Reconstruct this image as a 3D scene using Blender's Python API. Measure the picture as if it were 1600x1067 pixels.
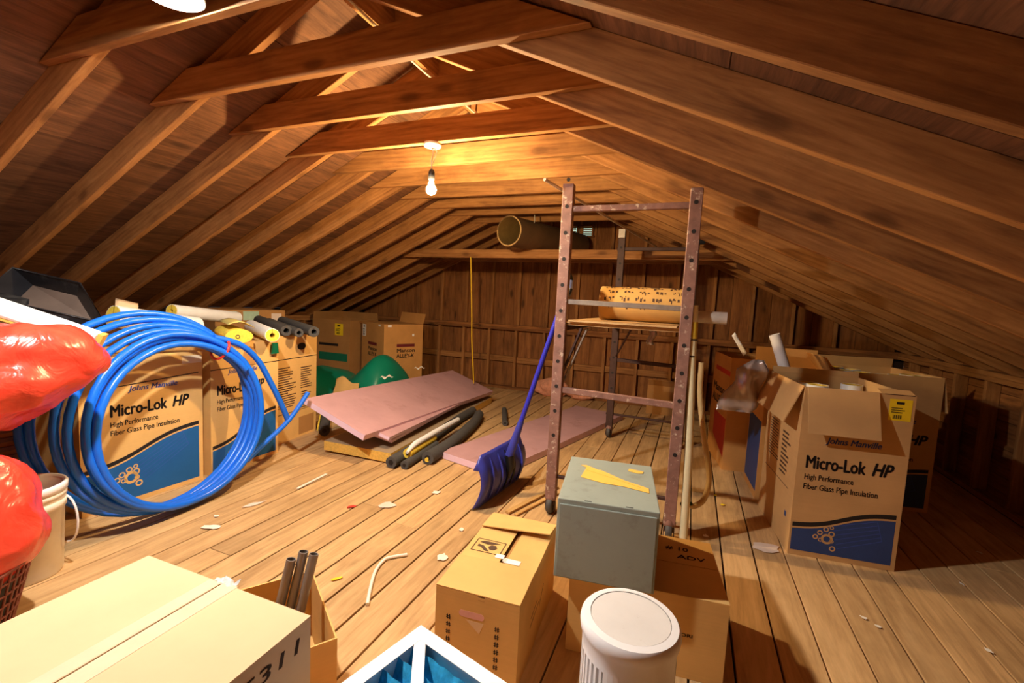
import bpy, bmesh, math, random
from mathutils import Vector, Matrix, Euler
from math import sin, cos, pi, radians

for o in list(bpy.data.objects):
    bpy.data.objects.remove(o)
scene = bpy.context.scene
COL = scene.collection
random.seed(7)

# ------------------------------------------------------------------ camera, world, exposure
cam_d = bpy.data.cameras.new('camera')
cam_d.sensor_width = 36.0
cam_d.lens = 15.758
cam_d.clip_start = 0.02
cam = bpy.data.objects.new('camera', cam_d)
COL.objects.link(cam)
_r = Vector((0.92539166, 0.37572342, 0.04982168))
_u = Vector((-0.07920064, 0.06314802, 0.99485657))
_f = Vector((-0.37064477, 0.92457787, -0.08819418))
M = Matrix.Identity(4)
for i in range(3):
    M[i][0], M[i][1], M[i][2] = _r[i], _u[i], -_f[i]
M[2][3] = 1.3
cam.matrix_world = M
scene.camera = cam

world = bpy.data.worlds.new('world')
scene.world = world
world.use_nodes = True
_bg = world.node_tree.nodes['Background']
_bg.inputs[0].default_value = (0.75, 0.85, 1.0, 1)
_bg.inputs[1].default_value = 1.0

vs = scene.view_settings
vs.view_transform = 'Standard'
vs.look = 'None'
vs.exposure = 0.0
vs.gamma = 1.0
vs.use_curve_mapping = False

NEAR_BULB = 235.0       # watts of the neutral bulb overhead
FAR_BULB = 135.0         # watts of the warm bulb under the middle tie
NEAR_COL = (1.0, 0.95, 0.89)
FAR_COL = (1.0, 0.70, 0.36)

# ------------------------------------------------------------------ materials
MATS = {}

def srgb(r, g, b):
    def c(x):
        x /= 255.0
        return x / 12.92 if x <= 0.04045 else ((x + 0.055) / 1.055) ** 2.4
    return (c(r), c(g), c(b), 1.0)

class NT:
    """small node-tree builder"""
    def __init__(s, name):
        s.m = bpy.data.materials.new(name)
        s.m.use_nodes = True
        s.t = s.m.node_tree
        s.t.nodes.clear()
        s.out = s.t.nodes.new('ShaderNodeOutputMaterial')
        s.b = s.t.nodes.new('ShaderNodeBsdfPrincipled')
        s.t.links.new(s.b.outputs[0], s.out.inputs[0])
    def n(s, kind, **kw):
        nd = s.t.nodes.new('ShaderNode' + kind)
        for k, v in kw.items():
            setattr(nd, k, v)
        return nd
    def l(s, a, b):
        s.t.links.new(a, b)
    def mix(s, fac, a, b, mode='MIX'):
        nd = s.n('MixRGB', blend_type=mode)
        for sock, v in zip(nd.inputs, (fac, a, b)):
            if hasattr(v, 'is_linked') or hasattr(v, 'links'):
                s.l(v, sock)
            else:
                sock.default_value = v
        return nd.outputs[0]
    def ramp(s, src, stops):
        nd = s.n('ValToRGB')
        e = nd.color_ramp.elements
        while len(e) < len(stops):
            e.new(0.5)
        for el, (p, c) in zip(e, stops):
            el.position = p
            el.color = c if len(c) == 4 else (*c, 1)
        s.l(src, nd.inputs[0])
        return nd.outputs[0]
    def coords(s, scale=(1, 1, 1), rnd=True):
        tc = s.n('TexCoord')
        v = tc.outputs['Object']
        if rnd:
            oi = s.n('ObjectInfo')
            mu = s.n('VectorMath', operation='MULTIPLY')
            s.l(oi.outputs['Random'], mu.inputs[0])
            mu.inputs[1].default_value = (37.0, 91.0, 53.0)
            ad = s.n('VectorMath', operation='ADD')
            s.l(v, ad.inputs[0]); s.l(mu.outputs[0], ad.inputs[1])
            v = ad.outputs[0]
            s.rand = oi.outputs['Random']
        mp = s.n('VectorMath', operation='MULTIPLY')
        s.l(v, mp.inputs[0])
        mp.inputs[1].default_value = scale
        s.raw = v
        return mp.outputs[0]
    def noise(s, vec, scale, detail=4, rough=0.55, dist=0.0):
        nd = s.n('TexNoise')
        nd.inputs['Scale'].default_value = scale
        nd.inputs['Detail'].default_value = detail
        nd.inputs['Roughness'].default_value = rough
        nd.inputs['Distortion'].default_value = dist
        s.l(vec, nd.inputs['Vector'])
        return nd.outputs['Fac']
    def bump(s, h, strength=0.3, dist=0.004):
        nd = s.n('Bump')
        nd.inputs['Strength'].default_value = strength
        nd.inputs['Distance'].default_value = dist
        s.l(h, nd.inputs['Height'])
        s.l(nd.outputs[0], s.b.inputs['Normal'])
    def done(s, rough=0.6, metal=0.0, spec=0.4):
        s.b.inputs['Roughness'].default_value = rough
        s.b.inputs['Metallic'].default_value = metal
        s.b.inputs['Specular IOR Level'].default_value = spec
        return s.m

def wood(name, light, mid, dark, knots=1.0, vary=0.25, grime=0.35, rough=0.72, gscale=1.0):
    """sawn timber, grain along local X"""
    t = NT(name)
    v = t.coords((0.9 * gscale, 9 * gscale, 9 * gscale))
    raw = t.raw
    big = t.noise(v, 1.6, 5, 0.6, 1.2)
    fine = t.noise(v, 9, 3, 0.6, 0.3)
    wv = t.n('TexWave', wave_type='BANDS', bands_direction='Z')
    wv.inputs['Scale'].default_value = 1.1
    wv.inputs['Distortion'].default_value = 5.0
    wv.inputs['Detail'].default_value = 3
    wv.inputs['Detail Scale'].default_value = 0.8
    t.l(v, wv.inputs['Vector'])
    c = t.ramp(big, [(0.25, dark), (0.52, mid), (0.78, light)])
    c = t.mix(0.13, c, t.ramp(wv.outputs['Fac'], [(0.0, dark), (0.7, light)]))
    c = t.mix(0.22, c, t.ramp(fine, [(0.3, dark), (0.7, light)]))
    # knots: squashed voronoi cells
    kv = t.n('VectorMath', operation='MULTIPLY')
    t.l(raw, kv.inputs[0]); kv.inputs[1].default_value = (2.2, 5.5, 5.5)
    vo = t.n('TexVoronoi')
    vo.inputs['Scale'].default_value = 1.0
    t.l(kv.outputs[0], vo.inputs['Vector'])
    kn = t.ramp(vo.outputs['Distance'], [(0.0, (1, 1, 1)), (0.10, (0.75, 0.75, 0.75)), (0.17, (0.15, 0.15, 0.15)), (0.3, (0, 0, 0))])
    kk = t.n('Math', operation='MULTIPLY'); t.l(kn, kk.inputs[0]); kk.inputs[1].default_value = 0.75 * knots
    c = t.mix(kk.outputs[0], c, tuple(x * 0.55 for x in dark[:3]) + (1,))
    # grime
    g = t.noise(raw, 2.3, 5, 0.65)
    gk = t.n('Math', operation='MULTIPLY')
    t.l(t.ramp(g, [(0.5, (0, 0, 0)), (0.75, (1, 1, 1))]), gk.inputs[0]); gk.inputs[1].default_value = grime
    c = t.mix(gk.outputs[0], c, tuple(x * 0.4 for x in dark[:3]) + (1,))
    hv = t.n('HueSaturation')
    mr = t.n('MapRange'); t.l(t.rand, mr.inputs[0])
    mr.inputs[3].default_value = 1 - vary; mr.inputs[4].default_value = 1 + vary
    t.l(mr.outputs[0], hv.inputs['Value']); t.l(c, hv.inputs['Color'])
    t.l(hv.outputs[0], t.b.inputs['Base Color'])
    t.bump(fine, 0.25, 0.003)
    return t.done(rough, 0, 0.25)

def plain(name, col, rough=0.5, metal=0.0, spec=0.4, var=0.12, nscale=14, bump=0.0, spots=None, stretch=(1, 1, 1), rnd=True):
    t = NT(name)
    v = t.coords(stretch, rnd)
    nz = t.noise(v, nscale, 4, 0.6)
    lo = tuple(max(0, x * (1 - var)) for x in col[:3]) + (1,)
    hi = tuple(min(1, x * (1 + var)) for x in col[:3]) + (1,)
    c = t.ramp(nz, [(0.3, lo), (0.7, hi)])
    if spots:
        sc, sy, lim, amt = spots
        g = t.noise(v, sc, 5, 0.7)
        gk = t.n('Math', operation='MULTIPLY')
        t.l(t.ramp(g, [(lim, (0, 0, 0)), (min(1, lim + 0.12), (1, 1, 1))]), gk.inputs[0]); gk.inputs[1].default_value = amt
        c = t.mix(gk.outputs[0], c, sy)
    t.l(c, t.b.inputs['Base Color'])
    if bump:
        t.bump(nz, bump, 0.004)
    return t.done(rough, metal, spec)

def emit(name, col, strength):
    t = NT(name)
    t.b.inputs['Base Color'].default_value = (*col[:3], 1)
    t.b.inputs['Emission Color'].default_value = (*col[:3], 1)
    t.b.inputs['Emission Strength'].default_value = strength
    return t.done(0.4)

def cardboard(name, col, var=0.10):
    t = NT(name)
    v = t.coords((1, 1, 1))
    n1 = t.noise(v, 3.0, 5, 0.6)
    fl = t.coords((0.6, 0.6, 60))
    n2 = t.noise(fl, 2.5, 2, 0.5)
    lo = tuple(x * (1 - var * 1.6) for x in col[:3]) + (1,)
    hi = tuple(min(1, x * (1 + var)) for x in col[:3]) + (1,)
    c = t.ramp(n1, [(0.3, lo), (0.7, hi)])
    c = t.mix(0.10, c, t.ramp(n2, [(0.35, lo), (0.65, hi)]))
    t.l(c, t.b.inputs['Base Color'])
    t.bump(n2, 0.12, 0.002)
    return t.done(0.8, 0, 0.2)

RAFTER = wood('rafter_wood', srgb(192, 140, 84), srgb(162, 110, 60), srgb(104, 64, 32), 1.0, 0.16, 0.40)
SHEATH = wood('plywood_sheathing', srgb(146, 100, 66), srgb(112, 75, 48), srgb(64, 41, 27), 0.8, 0.14, 0.45, 0.8, 1.3)
GABLE = wood('gable_boards', srgb(176, 120, 68), srgb(146, 94, 50), srgb(88, 54, 30), 1.2, 0.16, 0.40, 0.8)
PLANK = wood('floor_planks', srgb(224, 186, 134), srgb(202, 162, 110), srgb(152, 116, 74), 0.35, 0.12, 0.30, 0.62)
DARKWOOD = plain('dark_underlay', srgb(40, 26, 16), 0.9)
RAWWOOD = wood('raw_lath', srgb(226, 186, 120), srgb(206, 160, 94), srgb(150, 108, 60), 0.3, 0.1, 0.1)
PLYEDGE = wood('plywood_platform', srgb(222, 190, 138), srgb(200, 160, 104), srgb(130, 92, 54), 0.4, 0.1, 0.35)
CARD = cardboard('brown_cardboard', srgb(206, 150, 84))
CARD2 = cardboard('tan_cardboard', srgb(200, 158, 104))
CARDY = cardboard('golden_cardboard', srgb(224, 178, 108))
CARDL = cardboard('pale_cardboard', srgb(222, 190, 150), 0.05)
CARDR = cardboard('reddish_cardboard', srgb(176, 110, 84), 0.06)
CARDD = cardboard('dull_cardboard', srgb(176, 128, 74))
INK = plain('black_ink', srgb(30, 24, 22), 0.7, var=0.05)
INKB = plain('faded_ink', srgb(84, 58, 40), 0.7, var=0.1)
INKBLUE = plain('blue_ink', srgb(24, 92, 152), 0.6, var=0.06)
INKNAVY = plain('navy_ink', srgb(42, 66, 118), 0.6, var=0.08)
INKLET = plain('blue_lettering_ink', srgb(58, 84, 170), 0.6, var=0.05)
INKRED = plain('red_ink', srgb(188, 44, 32), 0.6, var=0.06)
INKMAR = plain('maroon_ink', srgb(112, 34, 36), 0.6, var=0.06)
INKGRN = plain('green_ink', srgb(22, 112, 84), 0.6, var=0.06)
PAPERY = plain('yellow_label_paper', srgb(240, 206, 30), 0.6, var=0.04)
PAPERW = plain('white_paper', srgb(240, 238, 232), 0.6, var=0.03)
PAPERP = plain('pinkish_paper', srgb(226, 206, 190), 0.7, var=0.05)
TAPE = plain('clear_packing_tape', srgb(228, 208, 176), 0.18, spec=0.6, var=0.05)
BLUEPEX = plain('blue_tubing_plastic', srgb(22, 106, 226), 0.28, spec=0.5, var=0.08, nscale=4)
REDTIE = plain('red_tie_plastic', srgb(226, 56, 40), 0.4)
REDBAG = None
WHITEPL = plain('white_plastic', srgb(238, 236, 236), 0.35, spec=0.5, var=0.03)
WHITEDUST = plain('dusty_white_plastic', srgb(216, 212, 208), 0.5, var=0.05, nscale=9, spots=(26, srgb(170, 162, 150), 0.62, 0.5))
CREAMPL = plain('cream_plastic', srgb(230, 220, 178), 0.3, spec=0.5, var=0.05)
CREAMHOSE = plain('cream_hose_rubber', srgb(206, 176, 120), 0.4, spec=0.5, var=0.08)
BUCKET = plain('bucket_plastic', srgb(232, 224, 206), 0.4, var=0.05)
GREYMETAL = plain('grey_painted_metal', srgb(150, 160, 150), 0.42, 0.0, 0.5, var=0.05, nscale=6, spots=(9, srgb(128, 130, 118), 0.55, 0.5))
RUST = plain('rusty_brown_paint', srgb(138, 102, 90), 0.55, 0.1, 0.4, var=0.22, nscale=20, spots=(26, srgb(214, 198, 176), 0.575, 0.9))
RUSTD = plain('dark_rusty_steel', srgb(70, 48, 42), 0.6, 0.2, 0.4, var=0.2, nscale=20, spots=(30, srgb(150, 132, 116), 0.64, 0.6))
STEEL = plain('steel_rod', srgb(196, 184, 168), 0.35, 0.3, 0.5, var=0.15)
GREYBAR = plain('galvanised_bar', srgb(150, 140, 128), 0.45, 0.5, 0.5, var=0.15, nscale=30)
RUBBER = plain('dark_rubber', srgb(74, 72, 70), 0.6, var=0.1)
FOAMGREY = plain('dark_grey_foam', srgb(74, 72, 70), 0.85, var=0.12, bump=0.2, nscale=40)
BLACKMETAL = plain('black_sheet_metal', srgb(46, 46, 50), 0.4, 0.3, 0.5, var=0.2, nscale=7, spots=(5, srgb(112, 112, 112), 0.56, 0.45))
TRAYDUST = plain('dusty_tray_bottom', srgb(120, 102, 90), 0.8, var=0.12, nscale=8)
FIBREY = plain('yellow_fibreglass', srgb(232, 202, 70), 0.95, var=0.16, nscale=60, bump=0.4)
FIBREO = plain('amber_fibreglass', srgb(222, 178, 84), 0.95, var=0.16, nscale=60, bump=0.4)
JACKET = plain('white_insulation_jacket', srgb(230, 230, 228), 0.5, var=0.04)
PINKFOAM = plain('pink_foam_board', srgb(188, 146, 148), 0.8, var=0.10, nscale=3, spots=(4, srgb(150, 106, 100), 0.58, 0.4))
PINKEDGE = plain('pale_pink_foam_edge', srgb(226, 196, 214), 0.8, var=0.04)
PINKWOOL = plain('pink_wool_insulation', srgb(214, 150, 120), 0.95, var=0.2, nscale=24, bump=0.8)
FACING = plain('grey_board_facing', srgb(150, 130, 104), 0.75, var=0.12, nscale=4)
GREEN = plain('green_plastic_sheet', srgb(10, 120, 92), 0.35, spec=0.5, var=0.1, nscale=3)
SHOVBLUE = plain('blue_shovel_plastic', srgb(52, 58, 150), 0.35, spec=0.5, var=0.15, nscale=10, spots=(22, srgb(120, 124, 160), 0.62, 0.4))
SHOVHAND = plain('blue_shovel_handle', srgb(44, 46, 170), 0.3, spec=0.5, var=0.08)
BLACKPL = plain('black_plastic', srgb(22, 22, 24), 0.4, var=0.1)
MESHBLK = plain('dark_red_mesh_plastic', srgb(120, 56, 44), 0.45, var=0.15)
MESHIN = plain('black_basket_plastic', srgb(30, 26, 26), 0.4, var=0.1)
HAMPER = plain('brown_slatted_plastic', srgb(104, 62, 38), 0.5, var=0.15)
TUBEBR = plain('brown_tube_card', srgb(110, 82, 52), 0.8, var=0.15, nscale=6)
TUBEIN = plain('tube_lining', srgb(128, 100, 50), 0.8, var=0.12)
TUBERIM = plain('tube_rim', srgb(196, 160, 104), 0.8)
KRAFT = cardboard('kraft_paper_roll', srgb(206, 164, 96))
FOIL = plain('silvery_plastic_bag', srgb(178, 166, 160), 0.22, 0.45, 0.6, var=0.12, nscale=10, bump=0.35)
ENVEL = plain('manila_envelope', srgb(240, 190, 86), 0.6, var=0.04)
YCORD = plain('yellow_cord', srgb(228, 184, 20), 0.5)
PORC = plain('white_porcelain', srgb(226, 220, 210), 0.3, spec=0.6)
CABLE = plain('pale_cable', srgb(190, 180, 160), 0.5)
FILTERB = plain('blue_filter_media', srgb(50, 168, 218), 0.9, var=0.45, nscale=26, bump=0.6)
FILTERW = plain('white_filter_frame', srgb(244, 246, 250), 0.5, var=0.02)
STEELPIPE = plain('grey_steel_pipe', srgb(140, 132, 126), 0.3, 0.35, 0.5, var=0.12)
SCRAPW = plain('white_scrap', srgb(236, 228, 212), 0.7, var=0.05)

def make_redbag():
    t = NT('red_plastic_bag')
    v = t.coords((1, 1, 1))
    n1 = t.noise(v, 5, 4, 0.6, 0.8)
    c = t.ramp(n1, [(0.3, srgb(206, 50, 34)), (0.7, srgb(232, 78, 56))])
    t.l(c, t.b.inputs['Base Color'])
    nb = t.noise(v, 7, 3, 0.5, 2.0)
    t.bump(nb, 0.5, 0.02)
    return t.done(0.26, 0, 0.5)
REDBAG = make_redbag()

# ------------------------------------------------------------------ mesh helpers
class MB:
    def __init__(s):
        s.v, s.f, s.mi, s.sm = [], [], [], []
    def add(s, vs_, fs, m=0, smooth=False):
        b = len(s.v)
        s.v += [tuple(p) for p in vs_]
        for f in fs:
            s.f.append([b + i for i in f]); s.mi.append(m); s.sm.append(smooth)
        return s
    def hexa(s, p, m=0):
        """8 points: bottom 0-3 counter-clockwise, top 4-7"""
        return s.add(p, [(3, 2, 1, 0), (4, 5, 6, 7), (0, 1, 5, 4), (1, 2, 6, 5), (2, 3, 7, 6), (3, 0, 4, 7)], m)
    def box(s, lo, hi, m=0, mat=None):
        x0, y0, z0 = lo; x1, y1, z1 = hi
        p = [Vector(q) for q in ((x0, y0, z0), (x1, y0, z0), (x1, y1, z0), (x0, y1, z0), (x0, y0, z1), (x1, y0, z1), (x1, y1, z1), (x0, y1, z1))]
        if mat:
            p = [mat @ q for q in p]
        return s.hexa(p, m)
    def prism(s, poly, a, b, fn=None, m=0):
        """extrude polygon (2-d, ccw) from a to b; fn(u,v,w)->xyz"""
        fn = fn or (lambda u, v, w: (u, v, w))
        n = len(poly)
        vs_ = [fn(u, v, a) for u, v in poly] + [fn(u, v, b) for u, v in poly]
        fs = [list(range(n))[::-1], list(range(n, 2 * n))]
        fs += [(i, (i + 1) % n, n + (i + 1) % n, n + i) for i in range(n)]
        return s.add(vs_, fs, m)
    def tube(s, path, r, seg=12, closed=False, caps=True, m=0, smooth=True):
        P = [Vector(p) for p in path]
        n = len(P)
        R = r if isinstance(r, (list, tuple)) else [r] * n
        T = []
        for i in range(n):
            if closed:
                d = P[(i + 1) % n] - P[i - 1]
            else:
                d = P[min(i + 1, n - 1)] - P[max(i - 1, 0)]
            T.append(d.normalized())
        ref = Vector((0, 0, 1)) if abs(T[0].z) < 0.9 else Vector((1, 0, 0))
        N = (ref - T[0] * ref.dot(T[0])).normalized()
        vs_, fs = [], []
        for i in range(n):
            N = (N - T[i] * N.dot(T[i])).normalized()
            B = T[i].cross(N)
            for j in range(seg):
                a = 2 * pi * j / seg
                vs_.append(P[i] + (N * cos(a) + B * sin(a)) * R[i])
        for i in range(n if closed else n - 1):
            k = (i + 1) % n
            for j in range(seg):
                fs.append((i * seg + j, i * seg + (j + 1) % seg, k * seg + (j + 1) % seg, k * seg + j))
        s.add(vs_, fs, m, smooth)
        if caps and not closed:
            s.add(vs_[:seg], [list(range(seg))[::-1]], m)
            s.add(vs_[-seg:], [list(range(seg))], m)
        return s
    def pipe(s, a, b, r, ri, seg=20, m=0, mend=None, smooth=True):
        """hollow straight tube from a to b; end rings use material mend"""
        a, b = Vector(a), Vector(b)
        T = (b - a).normalized()
        ref = Vector((0, 0, 1)) if abs(T.z) < 0.9 else Vector((1, 0, 0))
        N = (ref - T * ref.dot(T)).normalized(); B = T.cross(N)
        rings = []
        for p, q in ((a, r), (b, r), (b, ri), (a, ri)):
            rings.append([p + (N * cos(2 * pi * j / seg) + B * sin(2 * pi * j / seg)) * q for j in range(seg)])
        for i, mm, sm_ in ((0, m, smooth), (1, m if mend is None else mend, False), (2, m if mend is None else mend, smooth), (3, m if mend is None else mend, False)):
            A, Bq = rings[i], rings[(i + 1) % 4]
            s.add(A + Bq, [(j, (j + 1) % seg, seg + (j + 1) % seg, seg + j) for j in range(seg)], mm, sm_)
        return s
    def lathe(s, prof, seg=32, c=(0, 0, 0), m=0, smooth=True, capb=True, capt=True):
        vs_, fs = [], []
        for r, z in prof:
            for j in range(seg):
                a = 2 * pi * j / seg
                vs_.append((c[0] + r * cos(a), c[1] + r * sin(a), c[2] + z))
        n = len(prof)
        for i in range(n - 1):
            for j in range(seg):
                fs.append((i * seg + j, i * seg + (j + 1) % seg, (i + 1) * seg + (j + 1) % seg, (i + 1) * seg + j))
        s.add(vs_, fs, m, smooth)
        if capb and prof[0][0] > 1e-5:
            s.add(vs_[:seg], [list(range(seg))[::-1]], m)
        if capt and prof[-1][0] > 1e-5:
            s.add(vs_[-seg:], [list(range(seg))], m)
        return s
    def grid(s, fn, nu, nv, m=0, smooth=True, wrapu=False):
        vs_ = [fn(i / nu, j / nv) for j in range(nv + 1) for i in range(nu + 1)]
        fs = [(j * (nu + 1) + i, j * (nu + 1) + i + 1, (j + 1) * (nu + 1) + i + 1, (j + 1) * (nu + 1) + i) for j in range(nv) for i in range(nu)]
        return s.add(vs_, fs, m, smooth)
    def mesh(s, name, mats):
        me = bpy.data.meshes.new(name)
        me.from_pydata(s.v, [], s.f)
        for mt in (mats if isinstance(mats, (list, tuple)) else [mats]):
            me.materials.append(mt)
        me.polygons.foreach_set('material_index', s.mi)
        me.polygons.foreach_set('use_smooth', s.sm)
        me.update()
        return me
    def obj(s, name, mats, parent=None, loc=(0, 0, 0), rot=(0, 0, 0)):
        return link(name, s.mesh(name, mats), parent, loc, rot)

def smooth_path(pts, n=6):
    P = [Vector(p) for p in pts]
    out = []
    for i in range(len(P) - 1):
        a, b, c, d = P[max(i - 1, 0)], P[i], P[i + 1], P[min(i + 2, len(P) - 1)]
        for k in range(n):
            t = k / n
            out.append(0.5 * ((2 * b) + (c - a) * t + (2 * a - 5 * b + 4 * c - d) * t * t + (3 * b - a - 3 * c + d) * t ** 3))
    out.append(P[-1])
    return out

def link(name, data, parent=None, loc=(0, 0, 0), rot=(0, 0, 0)):
    o = bpy.data.objects.new(name, data)
    COL.objects.link(o)
    o.parent = parent
    o.location = loc
    o.rotation_euler = rot
    return o

def tag(o, label, cat, group=None):
    o['label'] = label
    o['category'] = cat
    if group:
        o['group'] = group
    return o

def thing(name, label, cat, loc=(0, 0, 0), rz=0.0, group=None, rot=None):
    o = bpy.data.objects.new(name, None)
    COL.objects.link(o)
    o.empty_display_size = 0.1
    o.location = loc
    o.rotation_euler = rot if rot else (0, 0, rz)
    return tag(o, label, cat, group)

def struct(o):
    o['kind'] = 'structure'
    return o

def stuff(o):
    o['kind'] = 'stuff'
    return o

def bevel(o, w=0.003, seg=1):
    md = o.modifiers.new('bevel', 'BEVEL')
    md.width = w; md.segments = seg; md.limit_method = 'ANGLE'; md.angle_limit = radians(50)
    return o

def thicken(o, t=0.002, off=0.0):
    md = o.modifiers.new('solid', 'SOLIDIFY')
    md.thickness = t; md.offset = off
    return o

def text_mesh(txt, size, mat, shear=0.0, bold=0.0, ext=0.0004, spacing=1.0, sx=1.0):
    cu = bpy.data.curves.new('lettering', 'FONT')
    cu.body = txt
    cu.size = size
    cu.shear = shear
    cu.extrude = ext
    cu.space_character = spacing
    cu.resolution_u = 3
    o = bpy.data.objects.new('tmp', cu)
    COL.objects.link(o)
    bpy.context.view_layer.update()
    dg = bpy.context.evaluated_depsgraph_get()
    me = bpy.data.meshes.new_from_object(o.evaluated_get(dg))
    bpy.data.objects.remove(o)
    if sx != 1.0:
        for v in me.vertices:
            v.co.x *= sx
    if bold:
        n = len(me.vertices)
        V = [v.co.copy() for v in me.vertices]; Fp = [list(p.vertices) for p in me.polygons]
        vs_, fs = [], []
        for dx, dy in ((-bold, 0), (bold, 0), (0, -bold * .6), (0, bold * .6)):
            b = len(vs_)
            vs_ += [(v.x + dx, v.y + dy, v.z) for v in V]
            fs += [[b + i for i in f] for f in Fp]
        me = bpy.data.meshes.new('lettering')
        me.from_pydata(vs_, [], fs)
    me.materials.clear()
    me.materials.append(mat)
    return me

def frame(origin, u, v):
    """matrix placing print: local x->u, y->v, z->outward"""
    u = Vector(u).normalized(); v = Vector(v).normalized(); n = u.cross(v)
    m = Matrix.Identity(4)
    for i in range(3):
        m[i][0], m[i][1], m[i][2], m[i][3] = u[i], v[i], n[i], origin[i]
    return m

def put(o, m):
    o.matrix_local = m
    return o

def orient(a, b, roll_up=(0, 0, 1)):
    """matrix with local X from a to b, origin a"""
    a, b = Vector(a), Vector(b)
    x = (b - a).normalized()
    upv = Vector(roll_up)
    y = upv.cross(x).normalized()
    z = x.cross(y)
    m = Matrix.Identity(4)
    for i in range(3):
        m[i][0], m[i][1], m[i][2], m[i][3] = x[i], y[i], z[i], a[i]
    return m

# ------------------------------------------------------------------ the attic shell
RX, ZT, S = -1.57, 2.24, 0.455            # ridge line, underside of collar ties, roof slope
ANG = math.atan(S)
ZR = ZT + S * 0.85                        # rafter underside at the ridge
VD = 0.14 / cos(ANG)                      # rafter depth measured plumb
HW = 3.67                                 # half width between the knee walls
YF, YB = -1.3, 6.2                        # front and gable wall
XL, XR = RX - HW, RX + HW
def zu(x):
    return ZR - S * abs(x - RX)

def stick(name, parent, a, b, w, t, mat, up=(0, 0, 1), bev=0.0):
    """timber from a to b, width w along local y, thickness t along local z, centred"""
    L = (Vector(b) - Vector(a)).length
    mb = MB().box((0, -w / 2, -t / 2), (L, w / 2, t / 2))
    o = mb.obj(name, mat, parent)
    o.matrix_local = orient(a, b, up)
    if bev:
        bevel(o, bev)
    return o

# floor ------------------------------------------------------------
floor = struct(MB().box((XL - 0.1, YF - 0.05, -0.12), (XR + 0.1, YB + 0.05, -0.03)).obj('floor', DARKWOOD))
floor['label'] = 'worn wooden plank floor of the attic'
seams = [-2.495, -2.32, -2.15, -2.0, -1.83, -1.67, -1.512, -1.345, -1.188, -1.022]
seams += [-1.022 + (0.242 + 1.022) * i / 8 for i in range(1, 8)] + [0.242, 0.405, 0.563, 0.722]
x = -2.495
while x > XL:
    x -= random.uniform(0.156, 0.168); seams.insert(0, x)
x = 0.722
while x < XR:
    x += random.uniform(0.156, 0.166); seams.append(x)
rp = random.Random(3)
for i in range(len(seams) - 1):
    x0, x1 = max(seams[i], XL), min(seams[i + 1], XR)
    if x1 - x0 < 0.03:
        continue
    cuts = [YF]
    y = YF + rp.uniform(1.2, 3.6)
    while y < YB - 0.5:
        cuts.append(y); y += rp.uniform(2.2, 4.2)
    cuts.append(YB)
    for j in range(len(cuts) - 1):
        g = rp.uniform(0.0025, 0.0055)
        dz = rp.uniform(-0.0012, 0.0)
        y0, y1 = cuts[j] + (0.0015 if j else 0), cuts[j + 1] - 0.0015
        w = (x1 - x0) - 2 * g
        o = MB().box((0, -w / 2, -0.024), (y1 - y0, w / 2, 0)).obj('floor_plank', PLANK, floor)
        o.matrix_local = orient(((x0 + x1) / 2, y0, dz), ((x0 + x1) / 2, y1, dz))
        bevel(o, 0.0018)

# ceiling ----------------------------------------------------------
mb = MB()
for sgn in (-1, 1):
    def q(d, y, off):
        return (RX + sgn * d, y, ZR - S * d + VD + off)
    p = [q(0, YF, 0.02), q(HW + 0.2, YF, 0.02), q(HW + 0.2, YB + .05, 0.02), q(0, YB + .05, 0.02)]
    p2 = [(a, b, c + 0.05) for a, b, c in p]
    mb.hexa((p + p2) if sgn > 0 else (p[::-1] + p2[::-1]))
ceiling = struct(mb.obj('ceiling', DARKWOOD))
ceiling['label'] = 'sloping underside of the gable roof with bare rafters and sheathing'
rs = random.Random(11)
SLC = math.sqrt(1 + S * S)
for sgn in (-1, 1):
    rows = [0.0, 0.55, 1.77, 2.99, HW * SLC + 0.12]
    for ri in range(4):
        y = YF - (0.9 if ri % 2 else 0.0)
        y += 0.35 if sgn > 0 else 0.0
        while y < YB:
            y0, y1 = max(y, YF), min(y + 2.44, YB)
            y += 2.44
            if y1 - y0 < 0.1:
                continue
            s0, s1 = rows[ri] + 0.002, rows[ri + 1] - 0.002
            ln = y1 - y0 - 0.004
            o = MB().box((0, -(s1 - s0) / 2, 0), (ln, (s1 - s0) / 2, 0.016)).obj('sheathing_panel', SHEATH, ceiling)
            sm = (s0 + s1) / 2
            d = sm / SLC
            n = Vector((sgn * S, 0, 1)).normalized()
            o.matrix_local = orient((RX + sgn * d, y0, ZR - S * d + VD + 0.001), (RX + sgn * d, y1, ZR - S * d + VD + 0.001), n)

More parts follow.
